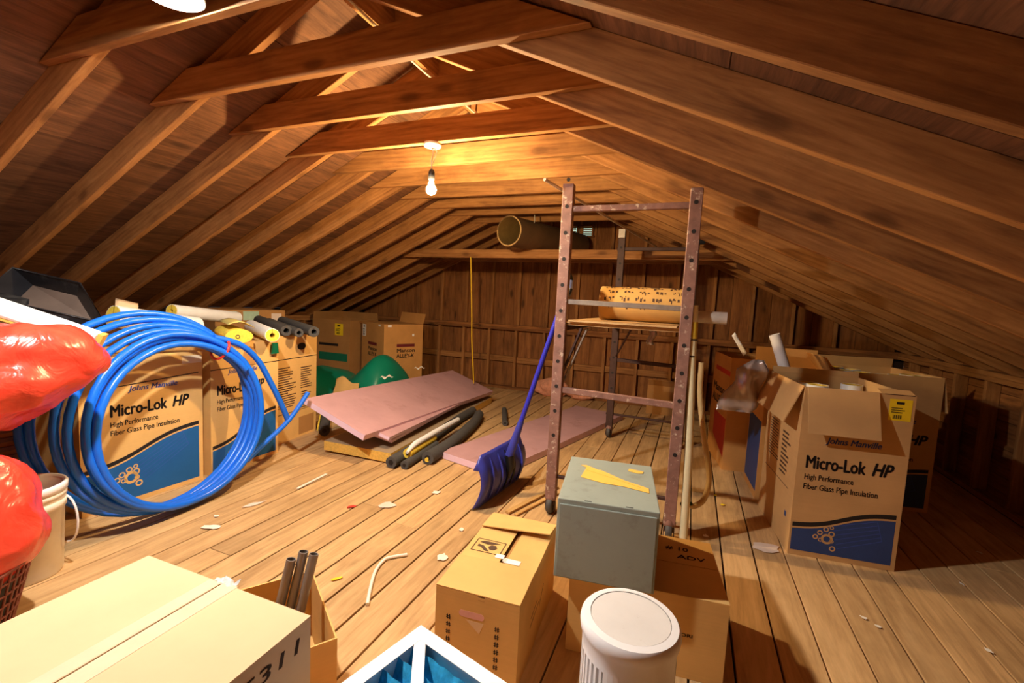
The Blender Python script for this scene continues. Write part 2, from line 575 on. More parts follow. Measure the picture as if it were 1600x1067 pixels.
def rafter_mesh():
    mb = MB()
    def px_(d, z):
        return (d - z * sin(ANG)) / cos(ANG)
    p = []
    for z in (0, 0.14):
        p += [(px_(0.02, z), 0, z), (px_(HW + 0.12, z), 0, z), (px_(HW + 0.12, z), 0.038, z), (px_(0.02, z), 0.038, z)]
    mb.hexa(p)
    return mb.mesh('rafter', RAFTER)
RM = rafter_mesh()
tie_m = MB()
hb = 0.85 + VD / S - 0.012
tie_m.hexa([(-hb, -.019, 0), (hb, -.019, 0), (hb, .019, 0), (-hb, .019, 0),
            (-hb + .14 / S, -.019, .14), (hb - .14 / S, -.019, .14), (hb - .14 / S, .019, .14), (-hb + .14 / S, .019, .14)])
TM = tie_m.mesh('collar_tie', RAFTER)
YK = [1.150 + 0.432 * k for k in range(-5, 12)]
rt = random.Random(5)
for ik, yk in enumerate(YK):
    o = link('rafter', RM, ceiling, (RX, yk, ZR), (0, ANG, 0)); bevel(o, 0.0025)
    o = link('rafter', RM, ceiling, (RX, yk + 0.038, ZR), (0, ANG, pi)); bevel(o, 0.0025)
    if ik > 14:
        continue
    o = link('collar_tie', TM, ceiling, (RX + rt.uniform(-.01, .01), yk - 0.021, ZT + rt.uniform(-.004, .004)), (0, 0, 0)); bevel(o, 0.0025)
o = stick('ridge_board', ceiling, (RX, YF, ZR + 0.075), (RX, YB, ZR + 0.075), 0.038, 0.155, RAFTER)
for yb, zb in ((4.92, 1.857), (5.55, 1.875)):
    d = (ZR + VD - zb) / S - 0.06
    o = stick('cross_beam', ceiling, (RX - d, yb, zb), (RX + d, yb, zb), 0.04, 0.1, RAFTER, bev=0.003)
# electric cable stapled beside the ridge
o = MB().tube([(RX + 0.06, y_, ZR - 0.055 + 0.012 * sin(y_ * 5)) for y_ in [YF + 0.1 + i * 0.15 for i in range(36)]], 0.006, 8).obj('ridge_cable', CABLE, ceiling)

# gable wall at the back -------------------------------------------
def gable_outline(y0, y1, name):
    h = zu(XL) + VD
    poly = [(XL - .1, -0.1), (XR + .1, -0.1), (XR + .1, zu(XR + .1) + VD), (RX, ZR + VD), (XL - .1, zu(XL - .1) + VD)]
    return MB().prism(poly, y0, y1, lambda u, v, w: (u, w, v)).obj(name, DARKWOOD)
wall_back = struct(gable_outline(6.222, 6.28, 'wall_back'))
wall_back['label'] = 'gable end wall of vertical boards and studs'
PLATE0, PLATE1 = 0.881, 0.957
bx = -3.70 - 0.434 * 4
boards = []
while bx < XR:
    boards.append((max(bx, XL), min(bx + 0.217, XR)))
    bx += 0.217
UPM = (0, -1, 0)
def vboard(parent, x0, x1, z0, zt, yback, th, mat, name):
    """vertical board with a raked top; zt(x) gives the top"""
    w = x1 - x0
    xm = (x0 + x1) / 2
    m = MB()
    a, b = zt(x0), zt(x1)
    m.hexa([(0, w / 2, 0), (0, w / 2, th), (0, -w / 2, th), (0, -w / 2, 0),
            (a - z0, w / 2, 0), (a - z0, w / 2, th), (b - z0, -w / 2, th), (b - z0, -w / 2, 0)])
    o = m.obj(name, mat, parent)
    o.matrix_local = orient((xm, yback, z0), (xm, yback, z0 + 1), UPM)
    return o
for x0, x1 in boards:
    if x1 - x0 > 0.02:
        vboard(wall_back, x0 + 0.002, x1 - 0.002, 0.0, lambda q: zu(q) + VD - 0.005, 6.222, 0.02 + random.uniform(-.003, .002), GABLE, 'wall_board')
studs = [-3.70 + 0.434 * k for k in range(-3, 14)]
for sx in studs:
    if XL + 0.05 < sx < XR - 0.05:
        o = vboard(wall_back, sx - .019, sx + .019, 0.04, lambda q: PLATE0, 6.2, 0.085, RAFTER, 'stud'); bevel(o, .002)
        xu = sx + 0.012
        if zu(xu) > PLATE1 + 0.12:
            o = vboard(wall_back, xu - .019, xu + .019, PLATE1, lambda q: zu(q) + VD - 0.008, 6.2, 0.05, RAFTER, 'stud'); bevel(o, .002)
for z in (PLATE0 + .019, PLATE0 + .057):
    stick('wall_plate', wall_back, (XL, 6.155, z), (XR, 6.155, z), 0.09, 0.037, GABLE, bev=0.002)
stick('sole_plate', wall_back, (XL, 6.155, 0.02), (XR, 6.155, 0.02), 0.09, 0.038, GABLE, bev=0.002)
for i in range(len(studs) - 1):
    a, b = studs[i] + .02, studs[i + 1] - .02
    if a > XL and b < XR:
        zb = 0.44 + random.uniform(-.012, .012)
        stick('blocking', wall_back, (a, 6.175, zb), (b, 6.175, zb), 0.045, 0.085, RAFTER, bev=0.002)
# louvred vent high in the gable
vent = MB()
for x0, x1 in ((-1.80, -1.60), (-1.545, -1.375)):
    vent.box((x0, 6.185, 2.235), (x1, 6.188, 2.365))
vent_o = vent.obj('vent_opening', emit('daylight_behind_vent', (0.62, 0.95, 0.80), 0.85), wall_back)
for x0, x1 in ((-1.80, -1.60), (-1.545, -1.375)):
    for i in range(6):
        z = 2.24 + i * 0.024
        stick('vent_louvre', wall_back, (x0, 6.168, z), (x1, 6.168, z), 0.022, 0.006, GABLE, up=(0, -0.6, 1))
for a in (-1.81, -1.575, -1.365):
    stick('vent_frame', wall_back, (a, 6.17, 2.245), (a, 6.17, 2.385), 0.02, 0.045, GABLE, up=(0, -1, 0))
for z in (2.24, 2.388):
    stick('vent_frame', wall_back, (-1.83, 6.17, z), (-1.345, 6.17, z), 0.045, 0.018, GABLE)

# knee walls --------------------------------------------------------
for side, xw, sg in (('right', XR, 1), ('left', XL, -1)):
    w = struct(MB().box((min(xw + sg * .112, xw + sg * .16), YF, -0.1), (max(xw + sg * .112, xw + sg * .16), YB + .05, 1.05)).obj('wall_' + side, DARKWOOD))
    w['label'] = 'low knee wall under the %s eave' % side
    for i in range(5):
        stick('wall_board', w, (xw + sg * 0.1, YF, 0.1 + 0.2 * i), (xw + sg * 0.1, YB, 0.1 + 0.2 * i), 0.02, 0.196, GABLE)
    for z in (PLATE0 + .019, PLATE0 + .057):
        stick('wall_plate', w, (xw + sg * .045, YF, z), (xw + sg * .045, YB, z), 0.09, 0.037, RAFTER, bev=0.002)
    stick('sole_plate', w, (xw + sg * .045, YF, 0.02), (xw + sg * .045, YB, 0.02), 0.09, 0.038, RAFTER)
    y = YF + 0.16
    while y < YB:
        stick('stud', w, (xw + sg * .045, y, 0.04), (xw + sg * .045, y, PLATE0), 0.085, 0.038, RAFTER, up=(0, 1, 0), bev=0.002)
        y += 0.434
# wall behind the camera
wall_front = struct(gable_outline(YF - 0.06, YF, 'wall_front'))
wall_front['label'] = 'gable wall behind the viewer'
wall_front.data.materials[0] = GABLE

# ------------------------------------------------------------------ hanging bulbs
def bulb_strength(watts, r):
    return watts / (pi * 4 * pi * r * r)
def globe(rb, zc=0.0):
    prof = []
    for i in range(9):
        a = -pi / 2 + i * (pi * 0.78) / 8
        prof.append((max(1e-4, rb * cos(a)), zc + rb * sin(a)))
    prof.append((0.016, zc + rb + 0.012))
    return MB().lathe(prof, 14, capb=False)
def bulb_lamp(label, x, y, zb, rb, col, watts):
    t = thing('hanging_bulb', label, 'light bulb', (x, y, zb))
    h = ZT - zb
    MB().lathe([(0.052, h), (0.055, h - 0.006), (0.05, h - 0.022), (0.03, h - 0.028), (0.0001, h - 0.028)][::-1], 28).obj('ceiling_rose', PORC, t)
    MB().tube([(0, 0, h - 0.028), (0.008, 0.0, h - 0.06), (-0.004, 0, h - 0.1), (0, 0, rb + 0.085)], 0.004, 8).obj('cord', CABLE, t)
    MB().tube([(0.01, 0, h - 0.028), (0.03, 0.006, h - 0.05), (0.012, 0.01, h - 0.085), (0.004, 0.004, h - 0.12)], 0.003, 6).obj('cord_loop', CABLE, t)
    MB().lathe([(0.012, rb + 0.09), (0.019, rb + 0.075), (0.02, rb + 0.03), (0.017, rb + 0.028)][::-1], 20).obj('socket', BLACKPL, t)
    MB().lathe([(0.015, rb + 0.034), (0.0145, rb + 0.012)][::-1], 16).obj('screw_base', STEEL, t)
    globe(rb).obj('glass_globe', emit('lit_bulb_glass', col, bulb_strength(watts, rb)), t)
    return t
bulb_lamp('bare lit bulb on a cord below the middle collar tie', -1.562, 2.43, 1.962, 0.031, FAR_COL, FAR_BULB)
# second lamp: bulb under a white reflector dish, hung from the ridge just before the first tie in view
t = thing('reflector_lamp', 'bright bulb under a white reflector dish at the top left edge', 'lamp', (-1.655, 1.0, 2.245))
MB().lathe([(0.094, -0.006), (0.096, -0.004), (0.086, 0.03), (0.06, 0.062), (0.024, 0.082), (0.018, 0.082), (0.057, 0.058), (0.083, 0.027), (0.0925, -0.006)], 40, capb=False, capt=False).obj('reflector_dish', PORC, t)
MB().lathe([(0.018, 0.066), (0.022, 0.082), (0.02, 0.115), (0.008, 0.125)], 20).obj('socket', BLACKPL, t)
MB().tube([(0, 0, .12), (.012, .0, .2), (.04, 0, .28), (.07, 0, .36)], .004, 8).obj('cord', CABLE, t)
globe(0.034, 0.019).obj('glass_globe', emit('lit_globe_glass', NEAR_COL, bulb_strength(NEAR_BULB, 0.034)), t)

# ------------------------------------------------------------------ cartons and their print
def face_m(w, d, h, side):
    if side == 'front':
        return frame((-w / 2, -d / 2, 0), (1, 0, 0), (0, 0, 1))
    if side == 'right':
        return frame((w / 2, -d / 2, 0), (0, 1, 0), (0, 0, 1))
    if side == 'left':
        return frame((-w / 2, d / 2, 0), (0, -1, 0), (0, 0, 1))
    if side == 'back':
        return frame((w / 2, d / 2, 0), (-1, 0, 0), (0, 0, 1))
    return frame((-w / 2, -d / 2, h), (1, 0, 0), (0, 1, 0))

def carton(name, label, w, d, h, corner, yaw, mat, flaps=None, closed=None, group=None, inner=None, cat='box'):
    """corner = front-left-bottom corner on the ground plane (x, y, z); yaw in degrees; front is local -Y"""
    a = radians(yaw)
    cx = corner[0] + cos(a) * w / 2 - sin(a) * d / 2
    cy = corner[1] + sin(a) * w / 2 + cos(a) * d / 2
    t = thing(name, label, cat, (cx, cy, corner[2]), a, group)
    k = 0.005
    m = MB()
    m.box((-w / 2, -d / 2, 0), (w / 2, d / 2, k))
    m.box((-w / 2, -d / 2, k), (w / 2, -d / 2 + k, h)); m.box((-w / 2, d / 2 - k, k), (w / 2, d / 2, h))
    m.box((-w / 2, -d / 2 + k, k), (-w / 2 + k, d / 2 - k, h)); m.box((w / 2 - k, -d / 2 + k, k), (w / 2, d / 2 - k, h))
    m.obj('body', mat, t)
    if closed == 'y':        # seam runs along local y
        for sg in (-1, 1):
            MB().box((min(sg * .002, sg * w / 2), -d / 2, h), (max(sg * .002, sg * w / 2), d / 2, h + k)).obj('top_flap', mat, t)
    if closed == 'x':
        for sg in (-1, 1):
            MB().box((-w / 2, min(sg * .002, sg * d / 2), h), (w / 2, max(sg * .002, sg * d / 2), h + k)).obj('top_flap', mat, t)
    for side, (ang, ln) in (flaps or {}).items():
        f = face_m(w, d, h, side)
        L = w if side in ('front', 'back') else d
        m = MB().box((0.004, 0, -k), (L - 0.004, ln, 0))
        o = m.obj('flap', mat, t)
        o.matrix_local = f @ Matrix.Translation((0, h, 0)) @ Matrix.Rotation(radians(ang), 4, 'X')
    t['dims'] = (w, d, h)
    return t

def fm(t, side):
    return face_m(*t['dims'], side)

def print_text(t, side, txt, x, y, cap, width, mat, shear=0.0, bold=0.0, lift=0.0008, name='lettering', rot=0.0):
    me = text_mesh(txt, cap / 0.7, mat, shear, bold)
    wd = max(v.co.x for v in me.vertices) - min(v.co.x for v in me.vertices)
    if width:
        s = width / wd
        for v in me.vertices:
            v.co.x *= s
    o = link(name, me, t)
    o.matrix_local = fm(t, side) @ Matrix.Translation((x, y, lift)) @ Matrix.Rotation(radians(rot), 4, 'Z')
    return o

def print_poly(t, side, polys, mat, name, lift=0.0002, th=0.0004):
    m = MB()
    for p in polys:
        m.prism(p, lift, lift + th)
    o = m.obj(name, mat, t)
    o.matrix_local = fm(t, side)
    return o

def rect(x0, y0, x1, y1):
    return [(x0, y0), (x1, y0), (x1, y1), (x0, y1)]

def ring_mesh(m, cx, cy, r, ri, lift, th=0.0004, n=18):
    for j in range(n):
        a, b = 2 * pi * j / n, 2 * pi * (j + 1) / n
        m.prism([(cx + ri * cos(a), cy + ri * sin(a)), (cx + r * cos(a), cy + r * sin(a)), (cx + r * cos(b), cy + r * sin(b)), (cx + ri * cos(b), cy + ri * sin(b))], lift, lift + th)

def line_poly(x0, y0, x1, y1, w):
    dx, dy = x1 - x0, y1 - y0
    L = math.hypot(dx, dy); nx, ny = -dy / L * w / 2, dx / L * w / 2
    return [(x0 - nx, y0 - ny), (x1 - nx, y1 - ny), (x1 + nx, y1 + ny), (x0 + nx, y0 + ny)]

def insulation_print(t, side, blue, mcard, x0=0.08, x1=0.90, yb=0.53, jm=True, s0=0.175, s1=0.31):
    """printed front of a pipe-insulation carton"""
    w, d, h = t['dims']
    if side in ('left', 'right'):
        w = d
    # swoosh
    N = 16
    def cur(u):
        return h * (s0 + (s1 - s0) * (1 / (1 + math.exp(-7 * (u - 0.48)))))
    us = [0.02 + 0.94 * i / N for i in range(N + 1)]
    fld = []
    for i in range(N):
        a, b = us[i], us[i + 1]
        fld.append([(a * w, h * 0.03), (b * w, h * 0.03), (b * w, cur(b) - 0.018), (a * w, cur(a) - 0.018)])
    print_poly(t, side, fld, blue, 'printed_field')
    bnd = []
    for i in range(N):
        a, b = us[i], us[i + 1]
        bnd.append([(a * w, cur(a) - 0.008), (b * w, cur(b) - 0.008), (b * w, cur(b) + 0.016), (a * w, cur(a) + 0.016)])
    print_poly(t, side, bnd, INK, 'printed_band')
    m = MB()
    sc = w / 0.6
    for cx, cy, r in ((.36, .13, .034), (.29, .165, .016), (.25, .135, .016), (.345, .19, .016), (.395, .205, .012), (.40, .165, .018), (.405, .12, .013), (.30, .12, .013), (.42, .075, .018)):
        ring_mesh(m, cx * w, (cy * 0.95 + (s0 - 0.175) * 0.55) * h, r * sc, r * sc * 0.58, 0.0006)
    o = m.obj('printed_rings', mcard, t); o.matrix_local = fm(t, side)
    ln = []
    for i in range(6):
        ln.append(line_poly((.40 + .012 * i) * w, (.205 - .026 * i + (s0 - .175) * .6) * h, (.80 + .012 * i) * w, (s1 - .04 - .022 * i) * h, 0.0022))
    ln.append(line_poly(.80 * w, (s1 - .04) * h, .86 * w, (s1 - .15) * h, 0.0022))
    print_poly(t, side, ln, INKLET, 'printed_lines', 0.0006)
    W = (x1 - x0) * w
    if jm:
        print_text(t, side, 'Johns Manville', (x0 + 0.22 * (x1 - x0)) * w, (yb + 0.155) * h, 0.032, W * 0.62, INKLET, 0.25, 0.0012)
    print_text(t, side, 'Micro-Lok', x0 * w, yb * h, 0.068, W * 0.68, INK, 0.0, 0.004)
    print_text(t, side, 'HP', (x0 + 0.745 * (x1 - x0)) * w, yb * h, 0.068, W * 0.235, INK, 0.28, 0.004)
    print_text(t, side, 'High Performance', x0 * w, (yb - 0.068) * h, 0.030, W * 0.56, INK, 0, 0.0007)
    print_text(t, side, 'Fiber Glass Pipe Insulation', x0 * w, (yb - 0.125) * h, 0.030, W * 0.84, INK, 0, 0.0007)

def fine_print(t, side, x0, y0, x1, y1, n, seed=1, mat=None):
    rr = random.Random(seed)
    ps = []
    for i in range(n):
        y = y0 + (y1 - y0) * i / n
        ps.append(rect(x0, y, x0 + (x1 - x0) * rr.uniform(0.55, 1), y + (y1 - y0) / n * 0.45))
    print_poly(t, side, ps, mat or INKB, 'fine_print')

def sticker(t, side, x0, y0, x1, y1, mat, lines=True):
    o = print_poly(t, side, [rect(x0, y0, x1, y1)], mat, 'sticker', 0.0004, 0.0006)
    if lines:
        w, h = x1 - x0, y1 - y0
        m = MB()
        m.prism(rect(x0 + .3 * w, y0 + .76 * h, x0 + .65 * w, y0 + .88 * h), 0.0012, 0.0015)
        for k in range(3):
            m.prism(rect(x0 + .1 * w, y0 + (.36 + .1 * k) * h, x0 + (.6 + .1 * (k % 2)) * w, y0 + (.40 + .1 * k) * h), 0.0012, 0.0015)
        for k in range(9):
            m.prism(rect(x0 + (.2 + .045 * k) * w, y0 + .08 * h, x0 + (.2 + .045 * k + .02 + .01 * (k % 2)) * w, y0 + .26 * h), 0.0012, 0.0015)
        p = m.obj('sticker_print', INK, o)
    return o

# right-hand stack -------------------------------------------------
M1 = carton('insulation_carton', 'open brown pipe insulation carton with blue swoosh and yellow label, nearest on the right',
            0.496, 0.61, 0.93, (0.579, 2.776, 0), 6.6, CARD2, {'left': (158, 0.22), 'back': (8, 0.035)}, group='pipe insulation cartons')
o = MB().box((0.012, 0, -.005), (0.335, 0.245, 0)).obj('flap', CARD2, M1)
o.matrix_local = fm(M1, 'front') @ Matrix.Translation((0, 0.93, 0)) @ Matrix.Rotation(radians(163), 4, 'X')
o = MB().box((0.345, 0, -.005), (0.49, 0.05, 0)).obj('flap', CARD2, M1)
o.matrix_local = fm(M1, 'front') @ Matrix.Translation((0, 0.93, 0)) @ Matrix.Rotation(radians(-70), 4, 'X')
insulation_print(M1, 'front', INKNAVY, CARD2)
sticker(M1, 'front', 0.385, 0.795, 0.482, 0.905, PAPERY)
print_poly(M1, 'front', [rect(0.36, 0.925, 0.49, 0.929)], INKB, 'edge_wear')
fine_print(M1, 'left', 0.10, 0.42, 0.30, 0.66, 14, 2); fine_print(M1, 'left', 0.34, 0.38, 0.50, 0.64, 10, 3)
print_poly(M1, 'left', [line_poly(0.06, .33, .52, .33, .004)], INKB, 'printed_rule')
print_poly(M1, 'left', [rect(.5, .17, .53, .2)], INKNAVY, 'printed_mark')
M2 = carton('insulation_carton', 'shadowed open insulation carton behind the nearest right-hand carton, next to the knee wall',
            0.64, 0.55, 0.935, (0.96, 3.70, 0), 12, CARD2, {'back': (-12, 0.07), 'right': (170, 0.24)}, group='pipe insulation cartons')
insulation_print(M2, 'front', INKNAVY, CARD2, 0.1, 0.93, 0.50)
M3 = carton('insulation_carton', 'open carton with raised flaps wedged between the foil bag and the white paper roll',
            0.42, 0.44, 0.92, (0.50, 3.50, 0), 4, CARD, {'back': (4, 0.13), 'right': (-35, 0.14)}, group='pipe insulation cartons')
print_poly(M3, 'left', [rect(0.02, .05, .42, .55)], INKNAVY, 'printed_field')
M4 = carton('insulation_carton', 'plain brown carton with red bar and bold black lettering behind the cream pipe',
            0.52, 0.62, 0.93, (0.315, 4.03, 0), 9, CARD, None, closed='y', group='insulation cartons with red bars')
print_poly(M4, 'left', [rect(0.1, .78, .62, .82)], INKRED, 'printed_bar')
print_poly(M4, 'left', [[(0.18, .2), (.60, .10), (.60, .42), (.18, .42)]], INKRED, 'printed_field')
print_text(M4, 'left', 'Manson', 0.06, .60, 0.07, 0.50, INK, 0, 0.003)
print_text(M4, 'left', 'ALLEY-K', 0.06, .50, 0.07, 0.50, INK, 0, 0.003)
print_poly(M4, 'front', [line_poly(.36, .12, .44, .12, .003), line_poly(.36, .26, .44, .26, .003), line_poly(.36, .12, .36, .26, .003), line_poly(.44, .12, .44, .26, .003), line_poly(.38, .15, .42, .22, .006)], INKB, 'printed_symbol')

# rolls of insulation standing in the open cartons: white jackets with yellow ends
def standing_tube(x, y, z0, z1, r, label, cap=FIBREY, tilt=(0, 0)):
    a = Vector((x, y, z0)); b = Vector((x + tilt[0], y + tilt[1], z1))
    t = thing('insulation_tube', label, 'insulation', a, group='insulation tubes packed in the right-hand cartons')
    MB().pipe((0, 0, 0), b - a, r, r * 0.92, 18).obj('jacket', JACKET, t)
    MB().pipe((0, 0, 0.001), (b - a) * 0.999, r * 0.92, r * 0.45, 18).obj('fibreglass_core', cap, t)
def in_carton(t, u, v):
    w, d, h = t['dims']
    p = Matrix.Rotation(t.rotation_euler.z, 3, 'Z') @ Vector((u * w, v * d, 0))
    return t.location.x + p.x, t.location.y + p.y
rr = random.Random(4)
for (T, nu, nv, hh, nm) in ((M1, 4, 4, 0.87, 'the nearest right-hand carton'), (M2, 5, 4, 0.90, 'the shadowed carton by the knee wall')):
    w, d, h = T['dims']
    r = min(w / nu, d / nv) * 0.46
    for i in range(nu):
        for j in range(nv):
            u = (i + 0.5) / nu - 0.5; v = (j + 0.5) / nv - 0.5
            x, y = in_carton(T, u * 0.95, v * 0.95)
            standing_tube(x, y, 0.006, hh + rr.uniform(-0.035, 0.03), r, 'yellow-ended white insulation tube packed upright inside ' + nm)
t = tag(MB().pipe((0, 0, 0), (-0.15, 0.0, 0.42), 0.036, 0.033, 22).obj('paper_roll', JACKET, None, (0.68, 3.57, 0.745)),
        'white paper tube leaning out of the open carton on the right', 'tube')
# silvery bag hanging over the carton edge
def lumpy(name, mat, fn, nu=40, nv=24, parent=None, loc=(0, 0, 0)):
    m = MB().grid(fn, nu, nv)
    return m.obj(name, mat, parent, loc)
def hsh(a, b=0.0, c=0.0):
    return sin(a * 12.9898 + b * 78.233 + c * 37.719)
def bag_fn(cx, cy, cz, rx, ry, rz, seed, fold=0.06, tip=None, power=1.0, nf=5):
    def fn(u, v):
        th = 2 * pi * u
        ph = pi * (v - 0.5)
        cr = max(0.0, cos(ph)) ** power
        x, y, z = cr * cos(th), cr * sin(th), sin(ph)
        f = 1 + fold * (sin(nf * th + 2.3 * z + seed) * 0.6 + sin((nf + 4) * th - 4 * z + seed * 2) * 0.3 + sin(7 * z + 3 * sin(th + seed)) * 0.5) * cr
        p = Vector((x * rx * f, y * ry * f, z * rz * (1 + 0.4 * fold * sin(3 * th + seed))))
        if tip:
            q, amt, sharp = tip
            k = max(0.0, p.normalized().dot(Vector(q).normalized())) ** sharp if p.length > 1e-6 else 0
            p += Vector(q).normalized() * amt * k
        return (cx + p.x, cy + p.y, cz + p.z)
    return fn
from mathutils import noise as mnoise
def crumple(o, amp, freq, seed=0.0):
    o.data.update()
    nr = [v.normal.copy() for v in o.data.vertices]
    for v, n in zip(o.data.vertices, nr):
        q = v.co * freq + Vector((seed, seed * 2.1, -seed))
        a = 1 - 2 * abs(mnoise.noise(q)); b2 = 1 - 2 * abs(mnoise.noise(q * 2.3 + Vector((3, 1, 7))))
        v.co += n * amp * (a * 0.7 + b2 * 0.3)
    o.data.update()
    return o
def foil_fn(u, v):
    # tapering pouch, wide at the bottom
    th = 2 * pi * u
    z = 0.36 * v
    wx = 0.115 - 0.035 * v + 0.012 * sin(9 * v)
    if v > 0.8: wx *= max(0.12, 1 - (v - 0.8) * 3.2)
    ty = (0.03 + 0.02 * sin(pi * v)) * (1 if 0.02 < v < 0.98 else 0.3)
    if v < 0.06: ty *= 0.4; wx *= 0.93
    return (wx * cos(th) * (1 + .05 * sin(14 * v + 3 * th)) + 0.12 * v, ty * sin(th) + 0.012 * sin(8 * v + 4 * th), z)
o = lumpy('foil_bag', FOIL, foil_fn, 28, 26, None, (0.30, 3.34, 0.64)); tag(o, 'crumpled silvery bag hanging beside the open right-hand cartons', 'bag')
stuff_paper = MB().grid(lambda u, v: (0.02 * v + 0.10 * u, 0.02 * sin(3 * u), 0.16 * (1 - u) + 0.03 * v), 6, 3).obj('paper_scrap', PAPERW, None, (0.30, 4.05, 0.955))
thicken(stuff_paper, 0.001); tag(stuff_paper, 'pale folded paper sticking up from the carton with the red bar', 'paper')

# left-hand row ----------------------------------------------------
A1 = carton('insulation_carton', 'closed brown pipe insulation carton framed by the blue tubing coil', 0.645, 0.55, 0.87, (-3.013, 1.325, 0), 88.5, CARDY, closed='x', group='pipe insulation cartons')
insulation_print(A1, 'front', INKBLUE, CARDY, 0.21, 0.88, 0.615, True, 0.27, 0.46)
print_poly(A1, 'front', [rect(0.52, .80, .64, .85), ], TAPE, 'tape')
print_poly(A1, 'front', [line_poly(.10, .70, .62, .735, .006)], INK, 'split_seam')
A2 = carton('insulation_carton', 'second pipe insulation carton partly behind the right arc of the blue coil', 0.55, 0.55, 0.905, (-2.99, 2.02, 0), 92, CARDY, closed='x', group='pipe insulation cartons')
insulation_print(A2, 'front', INKBLUE, CARDY, 0.08, 0.78, 0.615, True, 0.20, 0.42)
print_poly(A2, 'front', [line_poly(.0, .735, .55, .745, .006)], INK, 'split_seam')
print_poly(A2, 'front', [[(0.30 + .06 * cos(a * .52), .80 + .08 * sin(a * .52)) for a in range(12)]], CARDD, 'stain')
A3 = carton('insulation_carton', 'third carton of the left row with fine print and an oval hand hole', 0.53, 0.5, 0.915, (-3.15, 2.645, 0), 98, CARDY, closed='x', group='pipe insulation cartons')
fine_print(A3, 'front', .03, .30, .27, .66, 18, 5); fine_print(A3, 'front', .32, .44, .48, .64, 10, 6); fine_print(A3, 'front', .33, .26, .46, .42, 8, 9)
print_poly(A3, 'front', [rect(0.0, .715, .53, .722), rect(0, .245, .5, .25)], INK, 'printed_rule')
print_poly(A3, 'front', [[(0.33 + .055 * cos(a * .5236), .815 + .032 * sin(a * .5236)) for a in range(12)]], BLACKPL, 'hand_hole')
print_poly(A3, 'front', [rect(0.30, .02, .50, .18)], CARDD, 'stain')

# far corner on the left --------------------------------------------
E1 = carton('storage_carton', 'dull brown carton with yellow label and green stripe in the far left corner', 0.66, 0.6, 0.93, (-4.99, 4.83, 0), 1, CARDD, {'left': (-8, 0.10), 'back': (-10, 0.10)}, group='cartons in the far left corner')
sticker(E1, 'front', .40, .72, .54, .88, PAPERY)
print_poly(E1, 'front', [rect(.12, .36, .62, .47)], INKGRN, 'printed_stripe')
print_poly(E1, 'front', [rect(.12, .565, .46, .60)], INK, 'printed_bar')
E2 = carton('storage_carton', 'brown carton with maroon bars and bold lettering on two sides near the gable wall', 0.66, 0.56, 0.93, (-4.20, 4.93, 0), -26, CARD, {'back': (15, 0.15), 'left': (100, 0.12)}, closed='x', group='cartons in the far left corner')
for sd, x0 in (('front', .20), ('right', .18)):
    print_poly(E2, sd, [rect(x0, .64, x0 + .26, .68)], INKMAR, 'printed_bar')
    print_text(E2, sd, 'Manson', x0, .57, .05, .26, INK, 0, .002)
    print_text(E2, sd, 'ALLEY-K', x0, .50, .05, .26, INK, 0, .002)
sticker(E2, 'front', .02, .74, .13, .90, PAPERW)
print_poly(E2, 'front', [rect(.50, .90, .56, .925)], PAPERW, 'tape_scrap'); print_poly(E2, 'right', [rect(.40, .78, .43, .81), rect(.05, .9, .1, .925)], PAPERW, 'tape_scrap')
E3 = carton('storage_carton', 'low dark carton with pale green labels behind the row of black foam tubes', 0.7, 0.5, 1.08, (-4.25, 2.92, 0), 80, CARDD, closed='y', group='cartons in the far left corner')
print_poly(E3, 'front', [rect(.06, .98, .2, 1.07), rect(.26, .98, .42, 1.07)], plain('pale_green_label', srgb(170, 196, 170), .6), 'label'); print_poly(E3, 'front', [rect(.55, .97, .66, 1.05)], PAPERP, 'label')
fc = carton('storage_carton', 'small open carton on the floor at the foot of the gable wall', 0.34, 0.25, 0.36, (-0.46, 5.75, 0), 3, CARDD, {'front': (40, .1), 'right': (20, .1)})
# torn cardboard and the green sheet
def green_fn(u, v):
    x = -4.20 + 1.22 * u
    y = 3.75 + 0.75 * v
    hgt = 0.42 + 0.20 * math.exp(-((u - 0.80) / 0.17) ** 2) - 0.10 * math.exp(-((u - .45) / .16) ** 2)
    z = hgt * max(0.0, sin(pi * min(1, max(0.0, v * 0.94 + 0.03)))) ** 0.4 + 0.012 * sin(15 * u + 4 * v)
    if u > 0.92: z *= max(0.05, 1 - ((u - 0.92) * 11) ** 2)
    if u < 0.05: z *= 0.6 + 8 * u
    return (x, y, max(0.006, z))
o = MB().grid(green_fn, 44, 26).obj('green_sheet', GREEN); thicken(o, 0.004); tag(o, 'bunched dark green plastic sheet beside the pink foam boards', 'plastic sheet')
o = MB().grid(lambda u, v: (-3.50 + .30 * u + .01 * sin(9 * v), 3.62 + .10 * v, 0.006 + 0.40 * v * (0.95 + 0.05 * sin(7 * u) * sin(3 * u)) + .02 * sin(5 * u) * v), 14, 6, smooth=False).obj('torn_cardboard', CARDY)
thicken(o, 0.004); tag(o, 'torn scrap of cardboard standing before the green sheet', 'cardboard')

